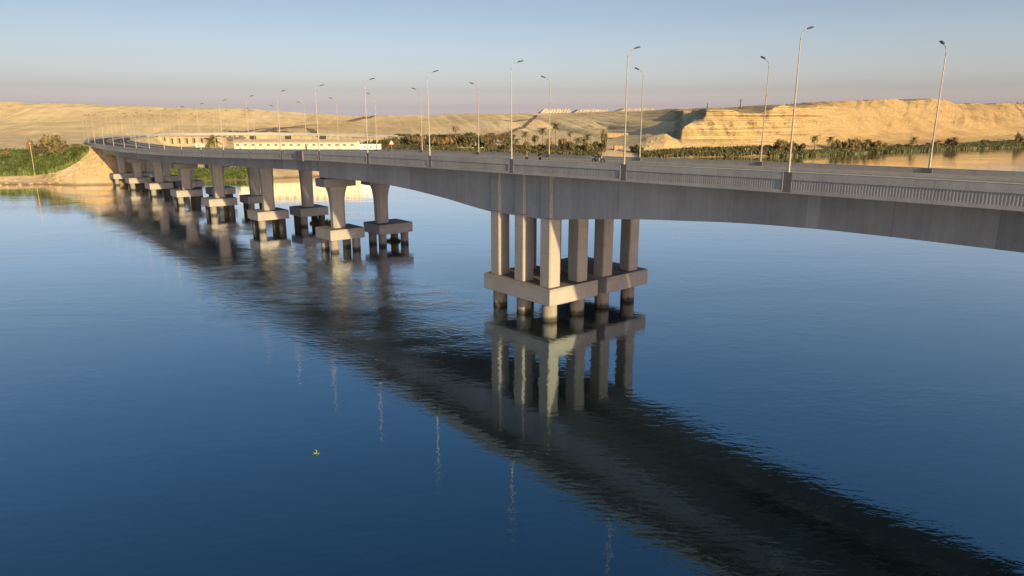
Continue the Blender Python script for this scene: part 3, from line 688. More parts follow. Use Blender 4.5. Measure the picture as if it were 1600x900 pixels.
# ------------------------------------------------------------------ motorcycle
def motorcycle(loc, rz):
    root = empty('motorcycle', loc, rz, 'dark red and black motorcycle parked on the carriageway beside the median of the bridge', 'motorcycle')
    for y in (-.66, .64):
        mb = MB(); n = 24; rings = []
        for k in range(n):
            a = 2*math.pi*k/n; c = Vector((0, y+.26*math.cos(a), .31+.26*math.sin(a))); rr = Vector((0, math.cos(a), math.sin(a)))
            rings.append([c + (Vector((1,0,0))*math.cos(q)+rr*math.sin(q))*.055 for q in [2*math.pi*i/8 for i in range(8)]])
        vs = [p for r in rings for p in r]; fs = []
        for k in range(n):
            for i in range(8): fs.append((k*8+i, ((k+1)%n)*8+i, ((k+1)%n)*8+(i+1)%8, k*8+(i+1)%8))
        mb.add(vs, fs); wh = mb.build('wheel', M['rubber'], root, True)
        mb = MB(); mb.tube([(-.05,y,.31),(.05,y,.31)], .05, 12)
        for k in range(6):
            a = math.pi*k/3; mb.tube([(0,y,.31),(0,y+.22*math.cos(a),.31+.22*math.sin(a))], .012, 5)
        mb.build('hub', M['chrome'], wh)
    mb = MB(); mb.tube([(-.07,-.66,.31),(-.08,-.45,.78),(-.08,-.38,.98)], .024, 8); mb.tube([(.07,-.66,.31),(.08,-.45,.78),(.08,-.38,.98)], .024, 8); mb.build('fork', M['chrome'], root, True)
    mb = MB(); mb.tube([(-.36,-.22,1.06),(-.2,-.36,1.02),(0,-.38,.99),(.2,-.36,1.02),(.36,-.22,1.06)], .017, 8); hb = mb.build('handlebar', M['black'], root, True)
    for sx in (-1, 1):
        mb = MB(); mb.tube([(sx*.24,-.34,1.02),(sx*.27,-.36,1.2)], .008, 5); mb.box((sx*.27-.06,-.375,1.17),(sx*.27+.06,-.355,1.25)); mb.build('mirror', M['black'], hb)
    mb = MB(); mb.loft([[(x*wd, y, z0+zz*hh) for x, zz in ((-.13,.1),(-.09,.9),(.09,.9),(.13,.1),(.08,-.4),(-.08,-.4))] for y, wd, z0, hh in ((-.36,.5,.78,.06),(-.25,1,.8,.17),(.0,1,.8,.16),(.12,.6,.76,.08))]); mb.build('fuel_tank', M['redpaint'], root)
    mb = MB(); mb.loft([[(x*wd, y, z) for x, z in ((-.13,z0),(-.12,z0+.08),(.12,z0+.08),(.13,z0))] for y, wd, z0 in ((.08,.8,.76),(.4,1,.76),(.72,.8,.84),(.86,.5,.88))]); mb.build('seat', M['black'], root)
    mb = MB(); mb.bevbox((-.15,-.22,.28),(.15,.18,.66), .04); mb.build('engine', M['chrome'], root)
    mb = MB(); mb.tube([(.14,-.15,.34),(.17,.1,.26),(.18,.8,.4)], [.03,.035,.05], 8); mb.build('exhaust', M['chrome'], root, True)
    mb = MB(); mb.tube([(0,-.36,.92),(0,-.2,.5),(0,.1,.3),(0,.64,.31)], .03, 6); mb.tube([(0,-.3,.78),(0,.1,.72),(0,.6,.82)], .025, 6); mb.tube([(.08,.64,.31),(.1,.42,.76)], .025, 6); mb.tube([(-.08,.64,.31),(-.1,.42,.76)], .025, 6); mb.build('frame', M['black'], root)
    mb = MB(); mb.loft([[(x*.1, -.44-d, .86+z*.1) for x, z in ((-1,0),(-.7,.7),(0,1),(.7,.7),(1,0),(.7,-.7),(0,-1),(-.7,-.7))] for d in (0,.1)]); mb.build('headlight', M['glass'], root)
    mb = MB(); mb.loft([[(x*.07, y, z+abs(x)*-.03) for x in (-1,-.5,.5,1)] for y, z in ((-.95,.52),(-.8,.64),(-.6,.67),(-.42,.6))], False); mb.build('mudguard', M['redpaint'], root)
s = edge_point(935, 66.3); motorcycle(sw(s, 66.3, -.72), -hd(s) + R(12))

# ------------------------------------------------------------------ warning sign
s = edge_point(611, 77.2); p = sw(s, 77.45, -.60)
sg = empty('warning_sign', p, R(12), 'red bordered white triangular warning sign on a post by the far parapet', 'road sign')
mb = MB(); mb.tube([(0,.05,0),(0,.05,2.35)], .04, 8); mb.build('post', M['steel'], sg)
def tri(r, y0, y1, z): return [[(r*math.cos(a), y, z+r*math.sin(a)) for a in (R(90)+t for t in (-.1,.1,2.0,2.19,4.09,4.29))] for y in (y0, y1)]
mb = MB(); mb.loft(tri(.62, -.01, .01, 2.05)); pl = mb.build('sign_plate', M['signred'], sg)
mb = MB(); mb.loft(tri(.42, -.018, -.011, 2.05)); mb.build('sign_face', M['signwhite'], pl)
mb = MB(); mb.box((-.04,-.024,1.98),(.04,-.019,2.26)); mb.build('warning_mark', M['black'], pl)

# ------------------------------------------------------------------ buildings on the far bank
def camp():
    a = at(367, 217, 366); b = at(557, 216, 366); n = 16; L_ = (b.x-a.x)
    root = empty('prefab_block', (a.x, 364, 0), 0, 'long cream prefabricated block with sixteen bays and a tan roof behind the bridge', 'building')
    bw = L_/n; zb = min(drop(a.x+L_*t, 364) for t in (0,.25,.5,.75,1))-1; zt = 14.9
    lv = [zb+0, 3.3, 7.2, 11.1, zt]
    for fl in range(3):
        z0, z1 = lv[fl+1], lv[fl+2]
        if fl == 0: z0 = zb
        mb = MB(); mb.box((0,0,z0),(L_,9,z1-.12)); wl2 = mb.build('wall', M['cream'], root)
        mb = MB(); mb.box((-.1,-.12,z1-.12),(L_+.1,9.1,z1)); mb.build('floor_band', M['cream_trim'], root)
        for k in range(n):
            if fl == 2:
                x = bw*(k+.5); mb = MB(); mb.box((x-.95,-.05,z1-2.0),(x+.95,-.005,z1-.7)); wd = mb.build('window', M['cream_trim'], root)
                mb = MB(); mb.box((x-.85,-.07,z1-1.9),(x+.85,-.052,z1-.8)); mb.build('pane', M['window'], wd)
    for k in range(n+1):
        x = bw*k; mb = MB(); mb.box((x-.13,-.16,zb),(x+.13,-.003,zt-.13)); mb.build('post', M['cream_trim'], root)
    mb = MB(); mb.loft([[(x,-.9,zt+.02),(x,4.5,zt+1.25),(x,9.9,zt+.02),(x,9.9,zt+.14),(x,4.5,zt+1.4),(x,-.9,zt+.14)] for x in (-.8, L_+.8)]); mb.build('roof', M['roof'], root)
    mb = MB(); mb.loft([[(x,.0,zt),(x,9,zt),(x,4.5,zt+1.24)] for x in (.1, L_-.1)]); mb.build('gable', M['cream'], root)
camp()
def hut(px, Y, w_, d, h, zoff, m, label, name='flat_roof_hut', cat='building', wins=3, rz=0, top=None):
    g = ground(px, Y); z0 = g.z-.6 if top is None else g.z-.6
    zt = top if top is not None else g.z+h
    r_ = empty(name, (g.x, g.y, z0), rz, label, cat)
    mb = MB(); mb.box((-w_/2,0,0),(w_/2,d,zt-z0)); mb.build('wall', m, r_)
    mb = MB(); mb.box((-w_/2-.15,-.15,zt-z0),(w_/2+.15,d+.15,zt-z0+.25)); mb.build('roof', m, r_)
    for k in range(wins):
        x = -w_/2 + w_*(k+.5)/wins; mb = MB(); mb.box((x-.5,-.04,zt-z0-1.9),(x+.5,-.004,zt-z0-.7)); mb.build('window', M['window'], r_)
    return r_
hut(574, 372, 12.5, 5, 4, 0, M['white'], 'low white flat-roofed annexe at the right end of the long cream block', top=at(574,226,372).z, wins=4)
hut(374, 352, 3.4, 3, 3, 0, M['white'], 'small white cabin in front of the left end of the long cream block', name='site_cabin', cat='cabin', top=at(374,229,352).z, wins=1)
hut(309, 440, 4.2, 4, 3, 0, M['white'], 'small bright white cabin below the row of dark openings', name='site_cabin', cat='cabin', top=at(309,224,440).z, wins=1)
hut(967, 515, 6, 5, 3.2, 0, M['mud'], 'small sandy hut at the foot of the sunlit slope left of the cliff', name='mud_brick_hut', wins=1)
hut(965, 640, 19, 5, 3.2, 0, M['mud'], 'long low mud-brick house on the slope above the palm grove', name='mud_brick_house', wins=5)
def long_wall(px0, px1, Y, h, label):
    a = ground(px0, Y); b = ground(px1, Y+4); mb = MB(); n = 14; rings = []
    for k in range(n+1):
        t = k/n; x = a.x+(b.x-a.x)*t; y = a.y+(b.y-a.y)*t; z = drop(x, y); hh = h*(.8+.35*vnoise(np.array([k*.7]), np.array([0.]), 5)[0])
        rings.append([(x,y,z-.5),(x,y+.6,z-.5),(x,y+.6,z+hh),(x,y,z+hh)])
    mb.loft(rings); return tag(mb.build('mud_brick_wall', M['mud'], None), label, 'wall')
long_wall(714, 742, 478, 3.4, 'weathered orange mud-brick wall among the palms, left of centre')
long_wall(744, 757, 480, 3.4, 'short pale mud-brick wall at the right of the longer one in the palm grove')
# elevated water tanks
for px, w_, lb in ((395,'left','leftmost of three above the cream block'), (450,'middle','middle one of three above the cream block'), (505,'right','rightmost of three above the cream block')):
    g = ground(px, 400); top = at(px, 212.3, 400).z; bot = at(px, 218.0, 400).z
    r_ = empty('water_tank', (g.x, 400, g.z), 0, f'dark square water tank, {lb}', 'water tank', 'dark water tanks behind the cream block')
    mb = MB(); mb.bevbox((-1.35,-1.35,bot-g.z),(1.35,1.35,top-g.z), .15); mb.build('tank', M['tank'], r_)
    for sx in (-1,1):
        for sy in (-1,1):
            mb = MB(); mb.box((sx*1.1-.1,sy*1.1-.1,-.5),(sx*1.1+.1,sy*1.1+.1,bot-g.z)); mb.build('leg', M['cream_trim'], r_)
# low viaduct with square openings (the returning ramp)
def openings():
    Y = 452; a = at(238, 211.5, Y); b = at(342, 211.2, Y); L_ = b.x-a.x
    root = empty('ramp_viaduct', (a.x, Y, 0), R(0), 'long low sand-coloured ramp with a row of dark square openings inside the far bend', 'viaduct')
    n = 9; pit = L_/n; zt0 = a.z
    mb = MB(); mb.box((-3,-.8,zt0-.55),(L_+3,9,zt0)); mb.build('deck', M['pier'], root)
    for k in range(n+1):
        x = pit*k; g = drop(a.x+x, Y)
        mb = MB(); mb.box((x-1.35,0,g-2),(x+1.35,7.5,zt0-.56)); mb.build('pier_wall', M['sandwall'], root)
    for k in range(n):
        x = pit*(k+.5); g = drop(a.x+x, Y); h = zt0-g; xa, xb = x-pit/2+1.36, x+pit/2-1.36
        mb = MB(); mb.box((xa,.4,g-2),(xb,.8,g+h*.25)); mb.build('sill_wall', M['sandwall'], root)
        mb = MB(); mb.box((xa,.4,g+h*.72),(xb,.8,zt0-.56)); mb.build('lintel', M['sandwall'], root)
        mb = MB(); mb.box((xa,6.9,g-2),(xb,7.3,zt0-.56)); mb.build('back_wall', M['sandwall'], root)
openings()
# spoil heaps on the plateau edge
def heap(px0, px1, Y, ybot, ytop, label, seed):
    rnd = random.Random(seed); a = at(px0, ybot, Y); b = at(px1, ybot, Y); zt = at((px0+px1)/2, ytop, Y).z; zb = a.z-6
    n = 60; m_ = 12; vs = []; fs = []
    for i in range(n+1):
        t = i/n
        lob = .90+.10*abs(math.sin(t*math.pi*3.3+seed))
        for j in range(m_+1):
            v = j/m_; x = a.x+(b.x-a.x)*t; e = min(1, min(t, 1-t)*n*.12)
            prof = min(1, v*2.2) if v < .6 else 1
            z = zb + (zt-zb)*prof*e*(1 if prof > .95 else lob)
            vs.append((x + rnd.uniform(-.5,.5) + 22*(prof*e)*(1-t), Y + v*90*lob + rnd.uniform(-2,2), z + rnd.uniform(-.12,.12)))
    for i in range(n):
        for j in range(m_): q = i*(m_+1)+j; fs.append((q, q+m_+1, q+m_+2, q+1))
    o = mesh_obj('spoil_heap', vs, fs, M['spoil']); o['kind'] = 'structure'
heap(826, 900, 1420, 183, 169.5, '', 1); heap(880, 962, 1330, 178, 170, '', 4); heap(955, 1035, 1500, 172, 168.5, '', 7)
# dirt tracks draped on the slopes
def drape(pix, wid, m, name='dirt_track'):
    P = [hit(*p) for p in pix]; P = [p for p in P if p]
    if len(P) < 2: return
    pts = []
    for a, b in zip(P[:-1], P[1:]):
        k = max(2, int((b-a).length/6))
        for i in range(k): pts.append(a.lerp(b, i/k))
    pts.append(P[-1]); vs = []; fs = []
    for i, p in enumerate(pts):
        t = (pts[min(i+1,len(pts)-1)]-pts[max(i-1,0)]); t.z = 0
        if t.length < .01: t = Vector((1,0,0))
        t.normalize(); nrm = Vector((-t.y, t.x, 0)); ww = wid*(.8+.4*random.random())
        for q in (-1, -.33, .33, 1):
            x, y = p.x+nrm.x*q*ww/2, p.y+nrm.y*q*ww/2; vs.append((x, y, drop(x, y)+.28))
    for i in range(len(pts)-1):
        for q in range(3): fs.append((i*4+q, i*4+q+1, i*4+q+5, i*4+q+4))
    o = mesh_obj(name, vs, fs, m); o['kind'] = 'structure'
drape([(352,218),(376,213),(410,206),(445,200),(480,199)], 9, M['track'])
drape([(372,208),(400,203),(430,200),(470,197),(500,196)], 7, M['track'])
drape([(420,204),(440,206),(455,208)], 8, M['track'])
drape([(353,205),(362,205),(370,206)], 10, M['track'])
drape([(482,201),(490,206),(497,212),(506,214)], 7, M['track'])
drape([(775,213),(800,206),(818,199),(828,190),(838,180)], 6, M['track'])
drape([(790,189),(815,188),(826,187)], 9, M['track'])
drape([(545,190),(565,185),(585,181)], 9, M['track'])
# masts and huts on the skyline
def mast(px, ytop, Y, label, cross=True):
    g = ground(px, Y); h = at(px, ytop, Y).z-g.z
    r_ = empty('antenna_mast', (g.x, g.y, g.z-.3), 0, label, 'mast')
    mb = MB(); mb.tube([(0,0,0),(0,0,h)], [.5,.25], 6); mb.build('pole', M['tank'], r_)
    if cross:
        for z in (.7, .88): mb = MB(); mb.box((-1.6,-.15,h*z),(1.6,.15,h*z+.3)); mb.build('crossbar', M['tank'], r_)
mast(1153, 154, 640, 'thin dark mast standing on the cliff top above the middle of the cliff')
mast(1102, 160, 600, 'short pale mast on the left corner of the cliff top', False)

# ------------------------------------------------------------------ utility post, left bank
g = ground(45, 298); up = empty('utility_post', (g.x, g.y, g.z-.4), 0, 'single thin pale post standing in front of the green reeds on the left bank', 'post')
mb = MB(); mb.tube([(0,0,0),(0,0,at(45,222,298).z-g.z+.4)], [.13,.09], 8); mb.build('shaft', M['greenpost'], up)
mb = MB(); mb.box((-.6,-.08,at(45,222,298).z-g.z-.3),(.6,.08,at(45,222,298).z-g.z-.12)); mb.build('crossarm', M['greenpost'], up)
# minibus on the bank track
def minibus(px, Y):
    g = ground(px, Y); r_ = empty('minibus', (g.x, g.y, g.z), R(4), 'small white minibus with dark windows parked on the bank behind the far parapet', 'van')
    mb = MB(); prof = [(-3.0,.45),(-3.05,1.2),(-2.4,2.2),(2.6,2.3),(2.9,2.1),(2.95,.45)]
    mb.loft([[(x, y, z) for x, z in prof] for y in (-1,1)]); bd = mb.build('body', M['white'], r_)
    for x in (-1.7,-.6,.5,1.6): mb = MB(); mb.box((x-.42,-1.02,1.35),(x+.42,-1.004,1.95)); mb.build('window', M['window'], r_)
    for x in (-2,2):
        for y in (-1.03,.83): mb = MB(); mb.loft([[(x+.38*math.cos(a), yy, .38+.38*math.sin(a)) for a in [2*math.pi*k/14 for k in range(14)]] for yy in (y, y+.2)]); mb.build('wheel', M['rubber'], r_)
minibus(1168, 524)

# ------------------------------------------------------------------ plants
def leafcloud(rnd, n, blobs, ls, flat=.5):
    vs = []; fs = []
    W = sum(b[3]**2 for b in blobs)
    for b in blobs:
        k = int(n*b[3]**2/W)
        for _ in range(k):
            while True:
                d = Vector((rnd.gauss(0,1), rnd.gauss(0,1), rnd.gauss(0,1)))
                if d.length > .01: break
            d.normalize(); r = b[3]*(rnd.random()**.4)*(1+.25*math.sin(5*d.x+3*d.z+b[0])); c = Vector((b[0],b[1],b[2])) + Vector((d.x*r, d.y*r, d.z*r*b[4]))
            nrm = (d + Vector((rnd.uniform(-1,1), rnd.uniform(-1,1), rnd.uniform(-.3,1)))*.9).normalized()
            a = nrm.orthogonal().normalized(); a.rotate(Matrix.Rotation(rnd.uniform(0,6.28), 3, nrm)); bb = nrm.cross(a); s = ls*rnd.uniform(.6,1.4)
            i = len(vs); vs += [c-a*s, c-bb*s*flat, c+a*s, c+bb*s*flat]; fs.append((i,i+1,i+2,i+3))
    return vs, fs
def trunkmesh(h, r, limbs, rnd, lean=.1):
    mb = MB(); mb.tube([(0,0,-.5),(lean*h*.3,0,h*.5),(lean*h,0,h)], [r,r*.75,r*.5], 7)
    for _ in range(limbs):
        a = rnd.uniform(0,6.28); z = h*rnd.uniform(.5,.95); L_ = h*rnd.uniform(.4,.7)
        mb.tube([(lean*z,0,z),(lean*z+math.cos(a)*L_*.5, math.sin(a)*L_*.5, z+L_*.45),(lean*z+math.cos(a)*L_, math.sin(a)*L_, z+L_*.7)], [r*.45,r*.3,r*.12], 5)
    return mb
def proto_bush(seed, n=700, R_=1.0, ls=.10, hh=.8):
    rnd = random.Random(seed); bl = []
    for _ in range(7): bl.append((rnd.uniform(-.55,.55)*R_, rnd.uniform(-.5,.5)*R_, rnd.uniform(.35,.9)*R_*hh, rnd.uniform(.3,.5)*R_, .8))
    vs, fs = leafcloud(rnd, n, bl, ls); mb = trunkmesh(.55*R_, .05*R_, 4, rnd)
    return (vs, fs), mb
def proto_palm(seed, nf=34, droop=1.0, skirt=0):
    """unit: crown radius about 2.6 m, trunk separately scaled"""
    rnd = random.Random(seed); vs = []; fs = []
    for k in range(nf):
        a = k*2.399+rnd.uniform(-.2,.2); el = R(rnd.uniform(-35,80)) if not skirt else R(rnd.uniform(-75,40)); L_ = rnd.uniform(2.2,3.0)
        d = Vector((math.cos(a),math.sin(a),0)); side = Vector((-math.sin(a),math.cos(a),0)); p = Vector((0,0,0)); ang = el; seg = 7; pts = [p.copy()]
        for i in range(seg):
            p = p + (d*math.cos(ang)+Vector((0,0,1))*math.sin(ang))*L_/seg; ang -= R(13)*droop; pts.append(p.copy())
        for i in range(seg):
            wv = .62*math.sin(math.pi*(i+.8)/(seg+1.2)); 
            for sg_ in (-1, 1):
                for q in (0, .5):
                    c = pts[i].lerp(pts[i+1], q); t = (pts[i+1]-pts[i]); tip = c + side*sg_*wv + t*.7 + Vector((0,0,-.18)); j = len(vs)
                    vs += [c, c+t*.42, tip]; fs.append((j,j+1,j+2))
    return vs, fs
PALM = [proto_palm(s) for s in (1,2,3)]; PALMD = [proto_palm(s, 30, 1.1, 1) for s in (11,12)]
BUSH = [proto_bush(s, 900) for s in (21,22,23,24)]
def as_mesh(name, vf, m):
    me = bpy.data.meshes.new(name); me.from_pydata([tuple(v) for v in vf[0]], [], vf[1]); me.materials.append(m); me.update(); return me
meshes = {}
def getmesh(key, vf, m):
    k = (key, m.name)
    if k not in meshes: meshes[k] = as_mesh(key, vf, m)
    return meshes[k]
def trunk_vf(seed):
    rnd = random.Random(seed); mb = MB(); ln = rnd.uniform(-.08,.08)
    mb.tube([(0,0,-.1),(ln*.4,0,.3),(ln*1.2,0,.7),(ln,0,1.0)], [.034,.026,.022,.026], 8); return (mb.v, mb.f), ln
TRK = [trunk_vf(s) for s in (31,32,33)]
def palm(px, Y, ytop, m, label, group, kind=0, crown=1.0, full=False):
    g = ground(px, Y); zt = at(px, ytop, Y).z; h = max(2.5, zt-g.z-1.6*crown)
    i = random.randrange(3); tv, ln = TRK[i]
    root = empty('palm_tree', (g.x, g.y, g.z), random.uniform(0,6.28), label, 'palm tree', group)
    t = bpy.data.objects.new('trunk', getmesh('trunk%d'%i, tv, M['bark'])); C.objects.link(t); t.parent = root; t.scale = (h*.9+3, h*.9+3, h)
    t.scale = (9, 9, h)
    P = PALMD if kind else PALM; j = random.randrange(len(P))
    c = bpy.data.objects.new('crown', getmesh('crown%d%d'%(kind,j), P[j], m)); C.objects.link(c); c.parent = root; c.location = (ln*9, 0, h); c.scale = (crown*1.35,)*3
    return root
def bush(px, Y, ytop, wpx, m, label, group, cat='tree', name='broadleaf_tree', sq=1.0):
    g = ground(px, Y); h = max(1.5, at(px, ytop, Y).z-g.z); wd = wpx/F*Y
    j = random.randrange(4); vf, tb = BUSH[j]
    root = empty(name, (g.x, g.y, g.z), random.uniform(0,6.28), label, cat, group)
    c = bpy.data.objects.new('crown', getmesh('leaves%d'%j, vf, m)); C.objects.link(c); c.parent = root; c.scale = (wd*.5, wd*.5, h/1.15)
    t = bpy.data.objects.new('trunk', getmesh('wood%d'%j, (tb.v, tb.f), M['bark'])); C.objects.link(t); t.parent = root; t.scale = (wd*.5, wd*.5, h*.9)
    return root
rnd = random.Random(5)
# grove behind the camp: conspicuous palms first
GP = 'date palms of the grove behind the bridge'
palm(713, 500, 194, M['frond_dry'], 'tallest palm of the grove, with a bare trunk and a small dry brown crown', None, 1, 1.15)
palm(868, 505, 193, M['frond'], 'tallest dark palm right of the lamp on the far parapet, left of the rusty bush', None, 0, 1.35)
palm(848, 510, 200, M['frond'], 'dark green palm with a broad crown, just left of the tallest dark palm', None, 0, 1.35)
palm(819, 500, 206, M['frond'], 'mid-height green palm above the yellow-green thicket', None, 0, 1.1)
palm(890, 515, 203, M['frond_dry'], 'brownish palm with narrow crown to the right of the tallest dark palm', None, 1, 1.0)
palm(905, 500, 215, M['frond'], 'low leaning palm to the right of the rusty bush', None, 0, 1.3)
palm(918, 505, 210, M['frond'], 'palm with drooping fronds second to the right of the rusty bush', None, 0, 1.3)
palm(330, 345, 213.5, M['frond'], 'short bushy olive palm in front of the right end of the low ramp', None, 0, 1.6)
for px in (676,683,690,698,704):
    palm(px, 490+rnd.uniform(-10,10), 209+rnd.uniform(-2,4), M['frond_dry'], 'golden brown palm in the tight clump left of the tallest bare-trunked palm', 'golden brown palms in a clump', 1, 1.15)
for px in (640,646,653,662,735,762,766,772,785,800,808,835,858,876,912):
    palm(px, 495+rnd.uniform(-20,20), 214+rnd.uniform(-6,5), M['frond'] if rnd.random() < .7 else M['frond_dry'], 'low palm in the mixed thicket of the grove, one of many alike', GP, rnd.random() < .3, rnd.uniform(.9,1.3))
bush(945, 500, 197, 13, M['leaf_olive'], 'tall slender green tree standing alone right of the palms', None, sq=1)
bush(883, 490, 214, 26, M['leaf_brown'], 'wide rusty brown bush below the tallest dark palm', None, 'bush', 'dry_bush')
bush(936, 505, 219, 24, M['leaf_dark'], 'dark scrubby bush beside the slender green tree', None, 'bush', 'shrub')
bush(1000, 500, 223, 24, M['leaf_dark'], 'dark bush below the shadowed gully, left of the cliff foot', None, 'bush', 'shrub')
bush(990, 505, 226, 14, M['leaf_olive'], 'small olive bush beside the dark bush left of the cliff foot', None, 'bush', 'shrub')
GT = 'round green trees of the grove'
for k in range(46):
    px = rnd.uniform(560, 800); t = (px-560)/240
    Y = rnd.uniform(500, 640); yt = 222-14*math.sin(min(1,max(0,(px-560)/110))*1.57) + rnd.uniform(-1,6) - (Y-500)*.03
    bush(px, Y, yt, rnd.uniform(14,30), M['leaf_grove'] if rnd.random() < .75 else M['leaf_olive'], 'round green tree in the dense grove behind the bridge, one of many alike', GT)
for k in range(22):
    px = rnd.uniform(780, 935); bush(px, rnd.uniform(475,520), rnd.uniform(216,227), rnd.uniform(10,22), rnd.choice([M['leaf_dark'],M['leaf_grove'],M['leaf_olive'],M['leaf_grove']]), 'low bush in the thicket under the palms behind the bridge, one of many alike', 'low bushes under the palms', 'bush', 'shrub')
# left bank trees
bush(76, 345, 205.5, 34, M['leaf_olive'], 'largest olive-green tree on the left bank, its crown highest', None)
bush(97, 347, 212, 32, M['leaf_olive'], 'olive tree joined to the right side of the largest tree on the left bank', None)
bush(118, 350, 223.5, 18, M['leaf_olive'], 'small olive bush at the right end of the left-bank trees', None, 'bush', 'shrub')
bush(47, 342, 210, 17, M['leaf_brown'], 'brownish upright tree at the left of the left-bank trees', None)
bush(64, 338, 222, 30, M['leaf_dark'], 'dark green bush in front of the left-bank trees', None, 'bush', 'shrub')
bush(88, 336, 226, 34, M['leaf_olive'], 'spreading dry bush below the left-bank trees', None, 'bush', 'shrub')
bush(4, 338, 231, 18, M['leaf_olive'], 'low olive bush at the left edge of the picture', None, 'bush', 'shrub')
# blades: reeds, maize-like growth
def blades(name, pts, hmin, hmax, m, seed, wid=.16, lean=.5):
    r_ = random.Random(seed); vs = []; fs = []
    for p in pts:
        for _ in range(3):
            a = r_.uniform(0,6.28); h = r_.uniform(hmin,hmax); d = Vector((math.cos(a),math.sin(a),0)); s_ = Vector((-d.y,d.x,0))*wid*r_.uniform(.7,1.4)
            b = Vector(p)+Vector((r_.uniform(-.5,.5),r_.uniform(-.5,.5),-.1)); m1 = b+d*h*lean*.3+Vector((0,0,h*.65)); t = b+d*h*lean*r_.uniform(.6,1.2)+Vector((0,0,h*r_.uniform(.75,1)))
            i = len(vs); vs += [b-s_*.5, b+s_*.5, m1+s_, m1-s_, t]; fs += [(i,i+1,i+2,i+3),(i+3,i+2,i+4)]
    o = mesh_obj(name, vs, fs, m); return o
def strip(px0, px1, n, Yf, seed):
    r_ = random.Random(seed); out = []
    for _ in range(n):
        px = r_.uniform(px0, px1); a, b = Yf(px)
        if b <= a: continue
        Y = r_.uniform(a, b); g = ground(px, Y)
        if g.z > -.05: out.append((g.x, g.y, max(g.z, 0)))
    return out
def outline(px0, px1, n, low, up, seed):
    r_ = random.Random(seed); out = []
    for _ in range(n):
        px = r_.uniform(px0, px1); py = r_.uniform(np.interp(px, *zip(*up)), np.interp(px, *zip(*low))); h = hit(px, py)
        if h and h.y < 420: out.append(tuple(h))
    return out
def shoreY(px, k=0): return float(np.interp(px, [c[0] for c in TC], [c[1][k][1] for c in TC]))
o = blades('reed_bed', outline(-90, 136, 7000, [(-90,277),(0,276),(50,275),(80,271),(102,264),(120,255),(136,240)], [(-90,241),(0,239),(90,238),(136,236)], 3), 1.6, 3.4, M['leaf_green'], 4, .2); tag(o, 'dense bright green reeds covering the left bank', 'reeds', None, 'stuff')
o = blades('shore_grass', strip(245, 420, 4200, lambda px: (shoreY(px)+2, shoreY(px)+24), 5), .8, 2.2, M['leaf_green'], 6, .2); tag(o, 'green grass and reeds on the bank seen below the bridge deck', 'grass', None, 'stuff')
o = blades('shore_reeds', strip(1205, 1640, 9000, lambda px: (shoreY(px)-3, shoreY(px)+(shoreY(px,1)-shoreY(px))*.75), 7), 1.2, 2.7, M['leaf_shore'], 8, .35, .4); tag(o, 'long green belt of reeds at the water edge below the sand slope', 'reeds', None, 'stuff')
o = blades('scrub', strip(1000, 1215, 2600, lambda px: (shoreY(px)+4, shoreY(px)+30), 9), 1.2, 3.6, M['leaf_grove'], 10, .4, .4); tag(o, 'low green scrub along the foot of the cliff behind the far parapet', 'scrub', None, 'stuff')
o = blades('grove_undergrowth', strip(560, 940, 7500, lambda px: (440, 520), 11), 1.5, 4.5, M['leaf_grove'], 12, .5, .5); tag(o, 'green undergrowth filling the palm grove behind the bridge', 'undergrowth', None, 'stuff')
# right bank trees
for px, yt, wp, m_, k, lb in ((1222,214,17,'leaf_olive',0,'olive bushy tree at the left end of the right-bank reeds'),(1236,216,16,'leaf_brown',0,'brownish bush second from the left end of the right-bank reeds'),(1252,219,16,'leaf_dark',0,'dark bush between the tall near lamp post and the palm on the right bank'),
        (1328,219,26,'leaf_brown',0,'wide dusky reddish bush at the water edge, right of the near lamp post'),(1338,222,18,'leaf_brown',0,'smaller dusky bush against the wide reddish one on the right bank'),(1490,214,26,'leaf_brown',0,'dry brown shrub patch on the right bank beyond the far lamp post'),(1594,203,14,'leaf_brown',0,'reddish dry bush at the right edge of the picture')):
    bush(px, shoreY(px)+ (14 if px < 1300 else 18), yt, wp, M[m_], lb, None, 'bush', 'shrub')
for px, yt, lb in ((1275,212,'palm with a round crown on the right bank, left of a similar shorter one'),(1299,214,'round-crowned palm on the right bank next to the dusky bush'),(1355,218,'palm standing right of the wide dusky bush at the water edge'),(1428,215,'small palm at the water edge just left of the far lamp post'),(1491.5,215,'small palm at the water edge just right of the far lamp post')):
    palm(px, shoreY(px)+14, yt, M['frond'], lb, None, 0, 1.25)
for k in range(26):
    px = rnd.uniform(1300, 1600); sy = shoreY(px); bush(px, sy+rnd.uniform(22,50), at(px,0,1) and (188+ (26-ground(px, sy+35).z-rnd.uniform(1.5,3.5))/(sy+35)*F/.943), rnd.uniform(8,18), rnd.choice([M['leaf_brown'],M['leaf_dark'],M['leaf_brown']]), 'low dry shrub scattered above the reeds on the right bank, one of many alike', 'dry shrubs above the right-bank reeds', 'bush', 'shrub')
for k in range(20):
    px = rnd.uniform(1212, 1385); sy = shoreY(px); bush(px, sy+rnd.uniform(16,30), (244+(px-1212)*-.03)-rnd.uniform(18,27), rnd.uniform(10,20), rnd.choice([M['leaf_brown'],M['leaf_olive'],M['leaf_dark']]), 'bushy dry tree in the thicket behind the right-bank reeds, one of many alike', 'bushy dry trees behind the right-bank reeds')
for px, Y, yt, wp, lb in ((1578,1005,159.5,12,'dark rounded tree on the skyline at the far right, the left one of two'),(1597,1010,157,14,'larger dark tree on the skyline at the right edge')):
    bush(px, Y, yt, wp, M['leaf_dark'], lb, None)
